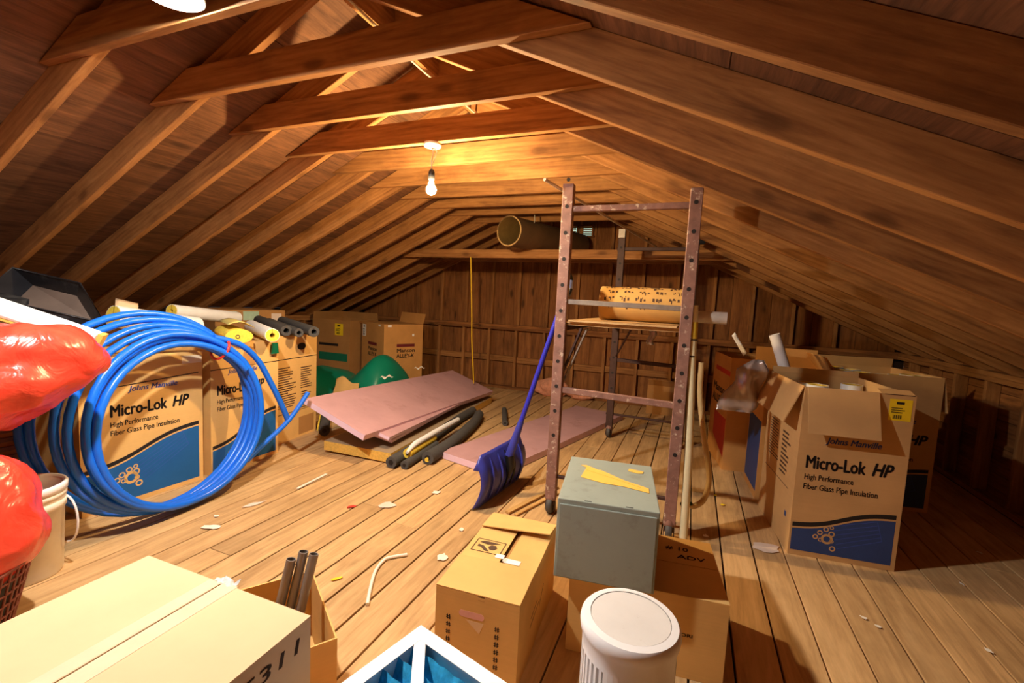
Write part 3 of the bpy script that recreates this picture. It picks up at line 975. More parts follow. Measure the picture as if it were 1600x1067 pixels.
# ------------------------------------------------------------------ front boxes
P1 = carton('shipping_box', 'large pale cardboard box numbered 05311 in the left foreground', 0.615, 0.56, 0.495, (-1.421, 0.222, 0), 1.5, CARDL, closed='y', group='boxes in the foreground')
print_text(P1, 'right', '05311', 0.315, 0.432, 0.036, 0.205, INKB, 0.12, 0.0003)
w, d, h = P1['dims']
MB().box((0.004, -d / 2 + .01, h + .005), (0.052, d / 2 + .004, h + .0058)).obj('tape', TAPE, P1)
MB().box((-0.045, -d / 2 + .01, h + .005), (-0.004, d / 2 - .002, h + .0056)).obj('tape', TAPE, P1)
MB().grid(lambda u, v: (-0.03 + .07 * u, d / 2 - 0.004 + 0.024 * v + .004 * sin(14 * u), h + .006 + .008 * sin(9 * u + 5 * v) * v), 12, 5).obj('tape_end', plain('crumpled_clear_tape', srgb(214, 214, 210), .15, spec=.7), P1)
P2 = carton('open_box', 'small open brown box holding steel pipes behind the pale box', 0.40, 0.245, 0.25, (-1.082, 0.785, 0), 55, CARDY, None, group='boxes in the foreground')
# rebuilt so that the long side faces down and right
a_ = radians(-34)
P2.rotation_euler.z = a_
P2.location = (-1.165, 1.020, 0)
sticker(P2, 'right', .05, .10, .12, .20, PAPERW, False)
for i, (x0, y0, x1, y1, zt_) in enumerate(((-1.18, 1.062, -1.225, 0.985, .40), (-1.16, 1.094, -1.188, 1.00, .415), (-1.125, 1.105, -1.15, 1.0, .41))):
    t = thing('steel_pipe', ('left', 'middle', 'right')[i] + ' one of three grey steel pipes standing in the open box', 'pipe', (x1, y1, 0.008), group='steel pipes in the open box')
    MB().pipe((0, 0, 0), (x0 - x1, y0 - y1, zt_), 0.0155, 0.0125, 18).obj('tube_wall', STEELPIPE, t)
    MB().pipe((0, 0, 0), (.01 * (x0 - x1), .01 * (y0 - y1), .01 * zt_), 0.0163, 0.0125, 18).obj('threaded_end', RUSTD, t)
t = thing('metal_bracket', 'black U-shaped metal bracket standing inside the open box', 'bracket', (-1.075, 1.01, 0.006), radians(-34))
MB().box((-.028, -.002, 0), (.028, .002, .235)).obj('web', BLACKMETAL, t)
for sg in (-1, 1):
    MB().box((min(sg * .026, sg * .03), -.035, 0), (max(sg * .026, sg * .03), .002, .235)).obj('flange', BLACKMETAL, t)
MB().box((-.024, -.034, .19), (.024, -.03, .196)).obj('crossbar', GREYBAR, t)

P3 = carton('book_box', 'golden brown box with hand hole and fragile symbol beside the grey cabinet', 0.303, 0.585, 0.305, (-0.752, 1.285, 0), 4.5, CARDY, group='boxes in the foreground')
w, d, h = P3['dims']
k = 0.004
# long flaps with the gap between, then the short flaps over them
MB().box((-w / 2, -d / 2, h), (0.005, d / 2, h + k)).obj('top_flap', CARDY, P3)
MB().box((0.028, -d / 2, h), (w / 2, d / 2, h + k)).obj('top_flap', CARDY, P3)
MB().box((0.005, -d / 2, h - .012), (0.028, d / 2, h - .010)).obj('inner_flap', CARDD, P3)
o = MB().grid(lambda u, v: (-w / 2 + w * u, -d / 2 + 0.20 * v, h + k + 0.001 + 0.012 * v * sin(pi * u) * 0.3), 8, 4, smooth=False).obj('top_flap', CARDY, P3); thicken(o, 0.004, 1)
o = MB().grid(lambda u, v: (-w / 2 + w * u, d / 2 - 0.15 * v, h + k + 0.001 + 0.030 * v * (0.3 + 0.7 * u)), 8, 4, smooth=False).obj('top_flap', CARDY, P3); thicken(o, 0.004, 1)
T0 = 0.0052
def p3top(polys, mat, name, lift=T0):
    print_poly(P3, 'top', polys, mat, name, lift, 0.0005)
cx, cy = 0.082, 0.300
p3top([line_poly(cx - .06, cy - .045, cx + .06, cy - .045, .003), line_poly(cx - .06, cy + .045, cx + .06, cy + .045, .003), line_poly(cx - .06, cy - .045, cx - .06, cy + .045, .003), line_poly(cx + .06, cy - .045, cx + .06, cy + .045, .003)], INKB, 'printed_frame')
p3top([[(cx - .045, cy + .02), (cx - .01, cy + .012), (cx + .03, cy + .028), (cx + .045, cy + .03), (cx + .01, cy + .034), (cx - .03, cy + .034)],
       [(cx - .045, cy - .012), (cx - .03, cy - .014), (cx - .005, cy - .036), (cx + .012, cy - .034), (cx - .02, cy - .002), (cx - .045, cy + .004)],
       [(cx + .018 + .019 * cos(a * 1.047), cy - .004 + .019 * sin(a * 1.047)) for a in range(6)]], INKB, 'printed_hands')
p3top([rect(.13, .235, .165, .262)], PAPERW, 'sticker', T0 + .0006); p3top([rect(.172, .215, .235, .245)], PAPERW, 'sticker', T0 + .0006)
p3top([rect(.166, .22, .18, .24)], PAPERP, 'sticker', T0 + .0014)
# hand hole and the stacked stamp marks on the front
hole = [(0.135 + .012 * cos(a) + (.034 if cos(a) > 0 else -.034), .235 + .012 * sin(a)) for a in [2 * pi * i / 16 for i in range(16)]]
print_poly(P3, 'front', [hole], plain('pink_lining', srgb(226, 170, 160), .7), 'hand_hole')
print_poly(P3, 'front', [[(.115, .215), (.18, .215), (.165, .175)]], CARDL, 'tape_scrap', .0001, .0003)
for xg in (0.045, 0.222):
    ps = []
    for i in range(6):
        z0 = .20 - .027 * i
        ps += [rect(xg, z0, xg + .0035, z0 + .018), rect(xg + .008, z0, xg + .0115, z0 + .018), rect(xg - .003, z0 + .010, xg + .0145, z0 + .0125), rect(xg - .003, z0 + .004, xg + .0145, z0 + .0062)]
    print_poly(P3, 'front', ps, INK, 'printed_marks')
print_poly(P3, 'right', [line_poly(.16, .12, .30, .14, .004), line_poly(.17, .15, .26, .165, .004), line_poly(.30, .11, .36, .17, .004)], INKB, 'scuff_marks')

P4 = carton('shipping_box', 'plain tan box lettered ORI under the grey metal cabinet', 0.55, 0.42, 0.298, (-0.352, 1.575, 0), 7, CARDY, closed='x', group='boxes in the foreground')
print_text(P4, 'front', 'ORI', 0.40, 0.155, 0.012, 0.04, INK, 0, .0004)
print_text(P4, 'top', '# 10', 0.36, 0.31, 0.028, 0.09, INKB, .1, .0003, .006); print_text(P4, 'top', 'ADV', 0.40, 0.25, 0.028, 0.11, INKB, .1, .0003, .006)
cab = thing('metal_cabinet', 'grey-green metal cabinet standing on the tan box', 'cabinet', (-0.262, 1.785, 0.303), radians(8.5))
w, d, h = 0.355, 0.475, 0.298
o = MB().box((-w / 2, -d / 2 + .006, 0), (w / 2, d / 2, h)).obj('body', GREYMETAL, cab); bevel(o, .003, 2)
o = MB().box((-w / 2 + .008, -d / 2, .006), (w / 2 - .008, -d / 2 + .008, h - .018)).obj('door', GREYMETAL, cab); bevel(o, .002, 2)
for x_ in (-.07, .075):
    MB().box((x_ - .013, -d / 2 + .012, h), (x_ + .013, -d / 2 + .017, h + .0006)).obj('hinge_slot', BLACKPL, cab)
env = MB()
env.prism([(-.115, -.005), (-.02, -.04), (.055, -.045), (.15, -.075), (.15, -.03), (.06, .02), (-.05, .10), (-.10, .14), (-.125, .135), (-.10, .11)], h + .0012, h + .0024)
o = env.obj('torn_envelope', ENVEL, None); o.location = cab.location; o.rotation_euler = cab.rotation_euler
tag(o, 'torn yellow envelope lying on top of the grey cabinet', 'envelope')
o.data.transform(Matrix.Translation((0, 0, 0)))
fl = MB().prism([(-.10, .08), (.02, .02), (.12, -.035), (.10, -.02), (-.04, .10)], h + .0026, h + .0036).obj('envelope_flap', ENVEL, o)
o = MB().prism([(.075, .135), (.115, .12), (.135, .125), (.14, .15), (.12, .155), (.10, .16), (.08, .165)], h + .0012, h + .0022).obj('tape_scrap', ENVEL, None)
o.location = cab.location; o.rotation_euler = cab.rotation_euler; tag(o, 'small yellow paper scrap on the cabinet top near its back corner', 'paper')

# white tower heater ------------------------------------------------
ht = thing('tower_heater', 'white cylindrical tower heater with grille slots in the foreground', 'heater', (-0.085, 1.078, 0))
R0 = 0.112
MB().lathe([(R0 - .012, .0), (R0 + .004, .012), (R0 + .004, .03), (R0 - .006, .045)], 48).obj('base', WHITEPL, ht)
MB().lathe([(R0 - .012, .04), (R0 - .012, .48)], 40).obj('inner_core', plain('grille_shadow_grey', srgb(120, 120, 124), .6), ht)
MB().lathe([(R0, .476), (R0 + .001, .51), (R0 + .006, .517), (R0 + .008, .530), (R0 + .006, .542), (R0 + .001, .548)], 64, capb=True, capt=False).obj('top_rim', WHITEPL, ht)
MB().lathe([(R0 + .001, .548), (R0 - .016, .5505)], 64, capb=False, capt=False, smooth=False).obj('rim_face', WHITEPL, ht)
MB().lathe([(R0 - .016, .5505), (R0 - .0165, .5470)], 64, capb=False, capt=False, smooth=False).obj('rim_groove', plain('groove_grey', srgb(150, 148, 146), .6), ht)
MB().lathe([(R0 - .0165, .5470), (R0 - .018, .5492), (0.0001, .5495)], 64, capb=False, smooth=False).obj('top_disc', WHITEDUST, ht)
arc = MB()
a0, a1 = radians(-112), radians(130)
def shell(aa, bb, z0, z1, n):
    m = MB()
    for i in range(n):
        p = aa + (bb - aa) * i / n; q_ = aa + (bb - aa) * (i + 1) / n
        r1, r2 = R0 - .011, R0
        m.add([(r1 * cos(p), r1 * sin(p), z0), (r2 * cos(p), r2 * sin(p), z0), (r2 * cos(q_), r2 * sin(q_), z0), (r1 * cos(q_), r1 * sin(q_), z0),
               (r1 * cos(p), r1 * sin(p), z1), (r2 * cos(p), r2 * sin(p), z1), (r2 * cos(q_), r2 * sin(q_), z1), (r1 * cos(q_), r1 * sin(q_), z1)],
              [(3, 2, 1, 0), (4, 5, 6, 7), (0, 1, 5, 4), (2, 3, 7, 6)] + [(1, 2, 6, 5), (3, 0, 4, 7)], 0, False)
    return m
shell(a0, a1, .04, .478, 40).obj('panel', WHITEPL, ht)
nb_ = 15
for i in range(nb_):
    a = a1 + (2 * pi - (a1 - a0)) * (i + 0.5) / nb_
    shell(a - .032, a + .032, .05, .478, 2).obj('grille_slat', WHITEPL, ht)
shell(a1, a0 + 2 * pi, .47, .482, 24).obj('grille_ring', WHITEPL, ht)
shell(radians(-8), radians(-2), .05, .482, 2).obj('side_seam', plain('seam_grey', srgb(190, 188, 188), .4), ht).scale = (1.006, 1.006, 1)

# blue furnace filter on a carton ------------------------------------
fy = radians(-14.2)
sup = carton('filter_carton', 'brown carton underneath the blue furnace filter', 0.36, 0.34, 0.215, (-0.70, 0.70, 0), -14.2, CARD)
sup_top = MB().box((-.18, -.17, .215), (.18, .17, .22)).obj('top_flap', CARD, sup)
fil = thing('furnace_filter', 'white-framed furnace filter with blue pleated media in the foreground', 'air filter', (-0.683, 1.086, 0.221), fy)
fw, fd, fh = 0.49, 0.43, 0.10
for n_, lo, hi in (('frame_side', (0, -.03, 0), (fw, 0, fh)), ('frame_side', (0, -fd, 0), (fw, -fd + .03, fh)), ('frame_side', (0, -fd + .03, 0), (.03, -.03, fh)), ('frame_side', (fw - .03, -fd + .03, 0), (fw, -.03, fh))):
    MB().box(lo, hi).obj(n_, FILTERW, fil)
MB().box((.03, -fd + .03, 0), (fw - .03, -.03, .004)).obj('backing', FILTERW, fil)
for n_, a_r in (('frame_flange', rect(0, -.042, fw, 0)), ('frame_flange', rect(0, -fd, fw, -fd + .042)), ('frame_flange', rect(0, -fd + .042, .042, -.042)), ('frame_flange', rect(fw - .042, -fd + .042, fw, -.042))):
    MB().prism(a_r, fh, fh + .002).obj(n_, FILTERW, fil)
np_ = 7
def pleat(u, v):
    ph = (v * np_) % 1.0
    tri = 1 - abs(2 * ph - 1)
    return (.03 + (fw - .06) * u, -.03 - (fd - .06) * v, .012 + .075 * tri ** 0.8 + .003 * hsh(u * 31, v * 57))
MB().grid(pleat, 24, np_ * 6, smooth=False).obj('pleated_media', FILTERB, fil)
dg_ = MB()
def strut(a, b, w):
    p = line_poly(a[0], a[1], b[0], b[1], w)
    return MB().prism(p, fh - .002, fh + .0012)
for a, b in (((.028, -.028), (.205, -.205)), ((.028, -.40), (.205, -.205)), ((.205, -.205), (.30, -.028)), ((.205, -.205), (.30, -.40)), ((.30, -.028), (.462, -.215)), ((.30, -.40), (.462, -.215))):
    strut(a, b, .032).obj('diagonal_strut', FILTERW, fil)

# ------------------------------------------------------------------ blue coil
coil = thing('tubing_coil', 'large coil of bright blue plastic tubing leaning on the left cartons', 'tubing', (-2.74, 1.69, 0))
rc = random.Random(21)
NL = 9
loopR = [0.455, 0.47, 0.485, 0.455, 0.495, 0.51, 0.53, 0.55, 0.552]
offx = [0.055, 0.02, 0.05, -0.015, 0.012, -0.045, -0.03, -0.075, -0.05]
rT = 0.0195
def spline(arr, t):
    i = int(math.floor(t)); f = t - i; f = f * f * (3 - 2 * f)
    return arr[min(i, len(arr) - 1)] * (1 - f) + arr[min(i + 1, len(arr) - 1)] * f
pts = []
NS = 44
th0 = radians(35)
for i in range(int(NS * (NL - 1)) + 1):
    t = i / NS
    th = th0 + 2 * pi * t
    R = spline(loopR, t)
    zc = 0.024 + R + 0.030 * (R - .455) / .145 * 0 + 0.028 * (0.5 + 0.5 * hsh(math.floor(t) + 2)) * (1 - t % 1) + 0.028 * (0.5 + 0.5 * hsh(math.floor(t) + 3)) * (t % 1)
    yc = -1.0 * (R - 0.455)
    y = yc + R * 1.03 * cos(th)
    z = zc + R * sin(th)
    xo = spline(offx, t) - 0.16 * (z - 0.55) + (0.08 * max(0, -cos(th)) if R < .53 else -0.02)
    pts.append((xo, y, max(rT + .002, z)))
first, last = Vector(pts[0]), Vector(pts[-1])
MB().tube(pts, rT, 9).obj('wound_tubing', BLUEPEX, coil)
# loose ends
b = Vector((-2.74, 1.69, 0))
MB().tube(smooth_path([Vector((-2.78, 1.90, .985)) - b, Vector((-2.76, 2.06, .93)) - b, Vector((-2.75, 2.18, .82)) - b, Vector((-2.74, 2.27, .66)) - b, Vector((-2.72, 2.35, .48)) - b, Vector((-2.71, 2.40, .35)) - b]), rT, 9).obj('loose_end', BLUEPEX, coil)
MB().tube(smooth_path([Vector((-2.72, 2.08, .14)) - b, Vector((-2.72, 2.20, .215)) - b, Vector((-2.70, 2.40, .35)) - b, Vector((-2.70, 2.575, .525)) - b]), rT * 0.9, 9).obj('loose_end', BLUEPEX, coil)
tie = []
for i in range(16):
    a = 2 * pi * i / 16
    cc = Vector((-2.80, 1.955, .905)) - b
    tie.append(cc + Vector((0.075 * cos(a), 0.030 * sin(a), 0.062 * sin(a))))
MB().tube(tie, .008, 7, closed=True).obj('red_tie', REDTIE, coil)

# ------------------------------------------------------------------ left edge: hamper, bags, bucket, basket
hm = thing('slatted_hamper', 'brown slatted plastic hamper behind the red bags', 'hamper', (-3.1, 0.80, 0))
for i in range(17):
    z = 0.02 + i * 0.043
    MB().box((-.20, -.26, z), (.20, .26, z + .020)).obj('slat_band', HAMPER, hm)
MB().box((-.19, -.25, .0), (.19, .25, .74)).obj('liner', plain('amber_liner', srgb(150, 96, 40), .7, var=.3, nscale=5), hm)
MB().box((-.21, -.27, .735), (.21, .27, .765)).obj('rim', HAMPER, hm)
o = crumple(lumpy('red_bag', REDBAG, bag_fn(0, 0, 0, .22, .40, .20, 1.3, .10, ((.35, .90, .22), .10, 12), 1.0, 4), 130, 70, None, (-2.50, 0.66, 0.915)), .055, 2.8, 2.0); crumple(o, .010, 8.0, 7.0)
tag(o, 'shiny red plastic bag sprawled over the hamper, upper one at the left edge', 'bag', 'red plastic bags')
bk = thing('mesh_basket', 'dark red mesh basket under the lower red bag at the left edge', 'basket', (-2.36, 0.59, 0))
RB = .242
def wall_r(z):
    return RB * (0.86 + 0.30 * z / .30)
for i in range(7):
    z = .012 + i * .045
    MB().tube([(wall_r(z) * cos(2 * pi * j / 40), wall_r(z) * sin(2 * pi * j / 40), z) for j in range(40)], .007 if i in (0, 6) else .0045, 6, closed=True).obj('hoop', MESHBLK, bk)
for j in range(56):
    a = 2 * pi * j / 56
    MB().tube([(wall_r(z) * cos(a), wall_r(z) * sin(a), z) for z in (.012, .15, .285)], .0042, 5).obj('upright_strand', MESHBLK, bk)
MB().lathe([(.02, .006), (wall_r(0) - .012, .008), (wall_r(.27) - .02, .26)], 36, capb=True, capt=False).obj('lining', MESHIN, bk)
o = crumple(lumpy('red_bag', REDBAG, bag_fn(0, 0, 0, .275, .285, .25, 4.1, .05, ((.1, .2, .7), .03, 4)), 130, 70, None, (-2.36, 0.60, 0.405)), .035, 3.2, 5.0); crumple(o, .009, 8.0, 3.0)
tag(o, 'bulging red plastic bag stuffed into the mesh basket', 'bag', 'red plastic bags')
bu = thing('plastic_bucket', 'white plastic bucket with ribbed rim and wire handle beside the red bags', 'bucket', (-2.62, 0.955, 0))
def bz(pr_): return [(r_ * .88, z_ * 1.1) for r_, z_ in pr_]
MB().lathe(bz([(.125, 0), (.132, .01), (.145, .27), (.152, .272), (.152, .30), (.147, .303), (.147, .315), (.155, .318), (.155, .335), (.149, .338)]), 40, capt=False).obj('shell', BUCKET, bu)
MB().lathe(bz([(.149, .338), (.158, .34), (.160, .365), (.154, .372), (.146, .372), (.143, .362), (0.0001, .36)]), 40, capb=False).obj('lid', WHITEPL, bu)
MB().tube([(.055 + .075 * cos(a) * .9, .118 + .05 * cos(a) * .2, .22 + .11 * sin(a)) for a in [pi * .5 - i * pi / 10 for i in range(11)]], .0045, 7).obj('wire_handle', WHITEPL, bu)

# insulation lying on top
def tube_thing(label, a, b, r, ri, outer, core, group, name='insulation_tube', slit=True, cat='insulation'):
    a, b = Vector(a), Vector(b)
    t = thing(name, label, cat, a, group=group)
    MB().pipe((0, 0, 0), b - a, r, r * .93, 22).obj('jacket', outer, t)
    dirn = (b - a).normalized()
    MB().pipe(-dirn * .002, (b - a) + dirn * .002, r * .93, ri, 22).obj('core', core, t)
    if slit:
        ref = Vector((0, 0, 1)); n = (ref - dirn * ref.dot(dirn)).normalized()
        c = n * (ri + (r - ri) / 2)
        m = MB()
        sd = dirn.cross(n) * .0012
        h = n * (r - ri) / 2
        p0 = -dirn * .003
        m.hexa([p0 + c - h - sd, p0 + c - h + sd, p0 + c + h + sd, p0 + c + h - sd] + [p0 + dirn * .004 + q_ for q_ in (c - h - sd, c - h + sd, c + h + sd, c + h - sd)])
        m.obj('slit', INKB, t)
    return t
G1 = 'insulation tubes lying on the left cartons'
t1 = tube_thing('thick yellow-ended insulation tube beside the black tray', (-3.35, 1.66, 1.085), (-3.40, 2.20, 1.0), .07, .02, JACKET, FIBREY, G1)
o = MB().grid(lambda u, v: (-.02 + .05 * u - 0.09 * v, .02 + .10 * u + .05 * v, .06 + .05 * v - .03 * u), 4, 3).obj('jacket_flap', CARDL, t1); thicken(o, .002)
t2 = tube_thing('thinner yellow-ended insulation tube above the top of the blue coil', (-3.70, 2.207, 1.10), (-3.85, 2.85, 1.03), .052, .014, JACKET, FIBREY, G1)
# flattened yellow tube
t3 = thing('insulation_tube', 'squashed bright yellow insulation piece on the second left carton', 'insulation', (-2.95, 2.20, .91), radians(153), group=G1)
def sq_fn(u, v):
    a = 2 * pi * u
    return (.48 * v, .085 * cos(a), .052 + .05 * sin(a))
MB().grid(sq_fn, 24, 6).obj('jacket', FIBREY, t3)
MB().add([sq_fn(i / 24, 0) for i in range(24)], [list(range(24))]).obj('end_face', FIBREY, t3)
o = MB().grid(lambda u, v: (0.03 + .42 * u, -.10 + .16 * v, .112 + .03 * sin(pi * v) + .02 * v), 6, 5).obj('loose_facing', plain('pale_yellow_facing', srgb(206, 190, 110), .6), t3); thicken(o, .003)
MB().tube([(-.002, .01 + .012 * cos(a * .6), .05 + .012 * sin(a * .6)) for a in range(10)], .003, 6, closed=True).obj('bore', INKB, t3)
t4 = tube_thing('white insulation tube with yellow core end next to the squashed piece', (-2.87, 2.40, .965), (-3.54, 2.75, .98), .05, .017, JACKET, FIBREY, G1)
for i, (ax, ay, az, r, lb) in enumerate(((-3.14, 2.76, .965, .045, 'first black foam tube, beside the white insulation tube'), (-3.02, 2.78, .955, .036, 'middle and thinnest black foam tube on the third left carton'), (-2.95, 2.87, .965, .045, 'last black foam tube, overhanging the third left carton furthest'))):
    tube_thing(lb, (ax, ay, az), (ax - .85, ay + .42, az + .03), r, r * .48, FOAMGREY, FOAMGREY, 'black foam tubes on the left cartons', 'foam_tube')
bg_ = MB().grid(lambda u, v: (.05 * sin(2 * pi * u), (.035 - .012 * v) * cos(2 * pi * u), .08 * v - .04), 10, 5).obj('green_rag', GREEN, None, (-2.985, 2.52, .85)); 
for v_ in bg_.data.vertices: v_.co.x *= .35
tag(bg_, 'scrap of green plastic hanging at the joint of two left cartons', 'plastic scrap')
# white slab end and black tray at the far left
a, b_ = Vector((-2.56, 1.21, 0.99)), Vector((-2.75, .958, 1.13))
sl = thing('insulation_slab', 'long white-jacketed insulation slab lying above the upper red bag', 'insulation', a)
sl.matrix_world = orient(a, b_)
o = MB().box((0.02, -.05, -.0), (.72, .05, .068)).obj('jacket', JACKET, sl); bevel(o, .012, 2)
o = MB().box((0.0, -.05, -.008), (.72, .05, .0)).obj('bottom_layer', FIBREO, sl)
o = MB().box((0, -.048, .0), (.02, .048, .066)).obj('end_face', FIBREO, sl)
tr = thing('metal_tray', 'black sheet-metal tray with sloping sides resting on the left cartons', 'tray', (-3.05, 1.475, 1.02))
P_ = [Vector(q) for q in ((-3.05, 1.475, 1.066), (-3.72, 1.22, 1.185), (-3.90, 1.424, 1.356), (-3.38, 1.515, 1.282))]
base_n = (P_[1] - P_[0]).cross(P_[3] - P_[0]).normalized()
if base_n.z < 0: base_n = -base_n
cen = (P_[0] + P_[1] + P_[2] + P_[3]) / 4
Q_ = [cen + (p - cen) * 0.66 - base_n * 0.085 for p in P_]
o0 = Vector(tr.location)
for i in range(4):
    j = (i + 1) % 4
    m = MB().add([P_[i] - o0, P_[j] - o0, Q_[j] - o0, Q_[i] - o0], [(0, 1, 2, 3)])
    o = m.obj('side_wall', BLACKMETAL, tr); thicken(o, .004)
o = MB().add([q_ - o0 for q_ in Q_], [(0, 1, 2, 3)]).obj('bottom', TRAYDUST, tr); thicken(o, .004)
lip = MB().tube([p - o0 for p in P_], .006, 6, closed=True).obj('rolled_rim', BLACKMETAL, tr)
o = MB().box((0, -.1, 0), (.5, .1, .07)).obj('end_bracket', BLACKMETAL, tr); o.matrix_local = orient(Vector((-.55, -.19, .085)), Vector((-1.1, -.36, .20)))
o = MB().add([P_[0] - o0, P_[1] - o0, P_[1] - o0 - Vector((0, 0, .075)), P_[0] - o0 - Vector((0, 0, .045))], [(0, 1, 2, 3)]).obj('front_skirt', BLACKMETAL, tr); thicken(o, .004)

# ------------------------------------------------------------------ boards and tubes on the floor, middle left
def board(name, label, cat, p0, p1, p2, th, mats, group=None):
    """p0 near corner, p1 along the short side, p2 along the long side; top surface through the points"""
    p0, p1, p2 = Vector(p0), Vector(p1), Vector(p2)
    u, v = p1 - p0, p2 - p0
    v = v - u * (u.dot(v) / u.dot(u))
    n = u.cross(v).normalized()
    if n.z < 0: n = -n
    t = thing(name, label, cat, p0, group=group)
    Z = Vector((0, 0, 0))
    top = [Z, u, u + v, v]
    def face(pts, nm, mt):
        pass
    bot = [q - n * th for q in top]
    m = MB(); m.hexa(bot + top)
    core = m.obj('core', mats[1], t)
    e = 0.0008
    sk = MB(); sk.hexa([q + n * e * .1 for q in top] + [q + n * e for q in top])
    sk.obj('top_face', mats[0], t)
    return t
G2 = 'pink foam boards'
board('foam_board', 'large pink foam board on top of the tilted stack', 'foam board', (-2.21, 2.646, .25), (-2.80, 2.64, .455), (-2.50, 5.09, .25), .045, (PINKFOAM, PINKEDGE), G2)
board('foam_board', 'pink foam board second from the top of the tilted stack', 'foam board', (-2.13, 2.84, .195), (-2.74, 2.79, .36), (-2.33, 4.62, .195), .028, (PINKFOAM, PINKEDGE), G2)
board('foam_board', 'lowest thin pink foam board of the tilted stack', 'foam board', (-2.15, 2.90, .155), (-2.75, 2.83, .275), (-2.29, 4.25, .155), .026, (PINKFOAM, PINKEDGE), G2)
board('fibreglass_panel', 'grey-faced yellow fibreglass panel under the pink boards', 'insulation panel', (-2.085, 2.80, .085), (-2.70, 2.745, .10), (-2.40, 5.12, .085), .075, (FACING, FIBREO))
sc_ = MB().grid(lambda u, v: (-2.80 + .02 * sin(11 * u), 3.5 + 1.2 * u, .462 + .012 * hsh(u * 3, v)), 3, 2)
for i, (yy) in enumerate((3.72, 4.45)):
    x_ = -2.80 - .119 * (yy - 2.64) - .02
    o = MB().grid(lambda u, v: (-.03 + .06 * u, .14 * v, .012 * sin(5 * u + 7 * v) + .004), 5, 5, smooth=False).obj('foam_scrap', SCRAPW, None, (x_ + .05, yy, .455)); thicken(o, .003)
    tag(o, ('nearer' if i == 0 else 'farther') + ' of two white scraps on the raised edge of the top pink board', 'scrap', 'white scraps on the pink board')
board('foam_board', 'pink foam board lying flat on the floor under the shovel', 'foam board', (-1.83, 3.11, .056), (-1.238, 2.962, .056), (-1.175, 5.37, .056), .052, (PINKFOAM, PINKEDGE), G2)
G3 = 'grey foam tubes on the floor'
def soft_tube(label, pts_, r, ri, name='foam_tube', mat=FOAMGREY, cat='insulation', group=G3):
    a = Vector(pts_[0])
    t = thing(name, label, cat, a, group=group)
    rel = [Vector(p) - a for p in pts_]
    MB().tube(rel, r, 14).obj('foam_wall', mat, t)
    d = (rel[0] - rel[1]).normalized()
    MB().tube([d * .001, d * .003], ri, 12).obj('bore', INK, t)
    return t
soft_tube('grey foam tube nearest the fibreglass panel edge', smooth_path([(-2.03, 2.73, .046), (-2.10, 3.4, .046), (-2.20, 4.1, .046), (-2.24, 4.5, .046)]), .045, .02)
soft_tube('thin grey foam tube between the two thicker tubes on the floor', [(-1.93, 2.76, .034), (-1.955, 3.0, .034), (-1.99, 3.3, .034)], .033, .014)
soft_tube('thick grey foam tube with yellow lining beside the flat pink board', smooth_path([(-1.835, 2.93, .053), (-1.87, 3.4, .053), (-1.98, 4.0, .053), (-2.09, 4.35, .053)]), .052, .024)
soft_tube('yellow-lined insulation tube end between the foam tubes', [(-1.975, 2.86, .085), (-2.02, 3.3, .085)], .038, .012, 'insulation_tube', FIBREY)
o = MB().tube([(-1.95, 2.82, .11), (-1.965, 2.90, .128), (-1.975, 2.97, .135), (-2.01, 3.35, .135), (-2.05, 3.80, .13)], [.012, .02, .024, .026, .022], 9).obj('jacket_strip', JACKET)
tag(o, 'cream strip of jacket lying along the grey foam tubes', 'strip')
soft_tube('short dark foam tube on the floor behind the flat pink board', [(-1.74, 4.26, .032), (-1.98, 4.80, .032)], .03, .012)
soft_tube('dark foam tube with yellow edge on the floor by the third carton', [(-3.02, 3.07, .05), (-3.35, 3.42, .05)], .048, .02)
y0_ = MB().tube([(-3.06, 3.03, .06), (-3.36, 3.36, .085)], .008, 6).obj('yellow_edge', FIBREY); pp = [q for q in bpy.data.objects if q.get('label', '').startswith('dark foam tube with yellow')][0]
y0_.parent = pp; y0_.location = -Vector(pp.location)
pp = [q for q in bpy.data.objects if q.get('label', '').startswith('thick grey foam tube with yellow')][0]
MB().tube([(-.001, -.0035, -.012), (0, -.006, -.012)], .019, 10).obj('lining', FIBREY, pp)

# ------------------------------------------------------------------ snow shovel
sh = thing('snow_shovel', 'blue snow shovel leaning against the scaffold', 'shovel', (-1.12, 2.72, 0))
HWB = .31
def prof(s):
    # cross-section of the scoop: s 0 at the cutting edge, 1 at the top lip
    return (0.055 * sin(pi * s) - 0.012 * s - 0.008 * (1 - s), 0.006 + 0.335 * s)
def blade(u, v):
    y = -HWB + 2 * HWB * u
    x, z = prof(v)
    edge = 1 - abs(2 * u - 1)
    if v > .75 and edge < .12: z -= (v - .75) * .35 * (1 - edge / .12)
    curl = max(0, .10 - edge) * .18
    return (x - curl + .008 * sin(8 * pi * u) * sin(pi * v) + .06 * (u - .5), y, z)
o = MB().grid(blade, 32, 16).obj('blade', SHOVBLUE, sh); thicken(o, .006)
for k_ in range(5):
    u = .2 + .15 * k_
    pth = [Vector(blade(u, v)) + Vector((.008, 0, 0)) for v in [.1 + .8 * i / 10 for i in range(11)]]
    MB().tube(pth, [.004 + .006 * sin(pi * i / 10) for i in range(11)], 7).obj('stiffening_rib', BLACKPL if k_ in (2, 3) else SHOVBLUE, sh)
MB().tube([blade(0.0 + i / 24, 0.0) for i in range(25)], .005, 6).obj('wear_strip', STEELPIPE, sh)
hb_ = Vector(blade(.5, .80)) + Vector((.03, 0, 0))
MB().tube([Vector(blade(.5, .35)) + Vector((.012, 0, 0)), Vector(blade(.5, .6)) + Vector((.022, 0, 0)), hb_], [.012, .03, .034], 10).obj('handle_mount', BLACKPL, sh)
top_ = Vector((-.79, 2.86, 1.36)) - Vector(sh.location)
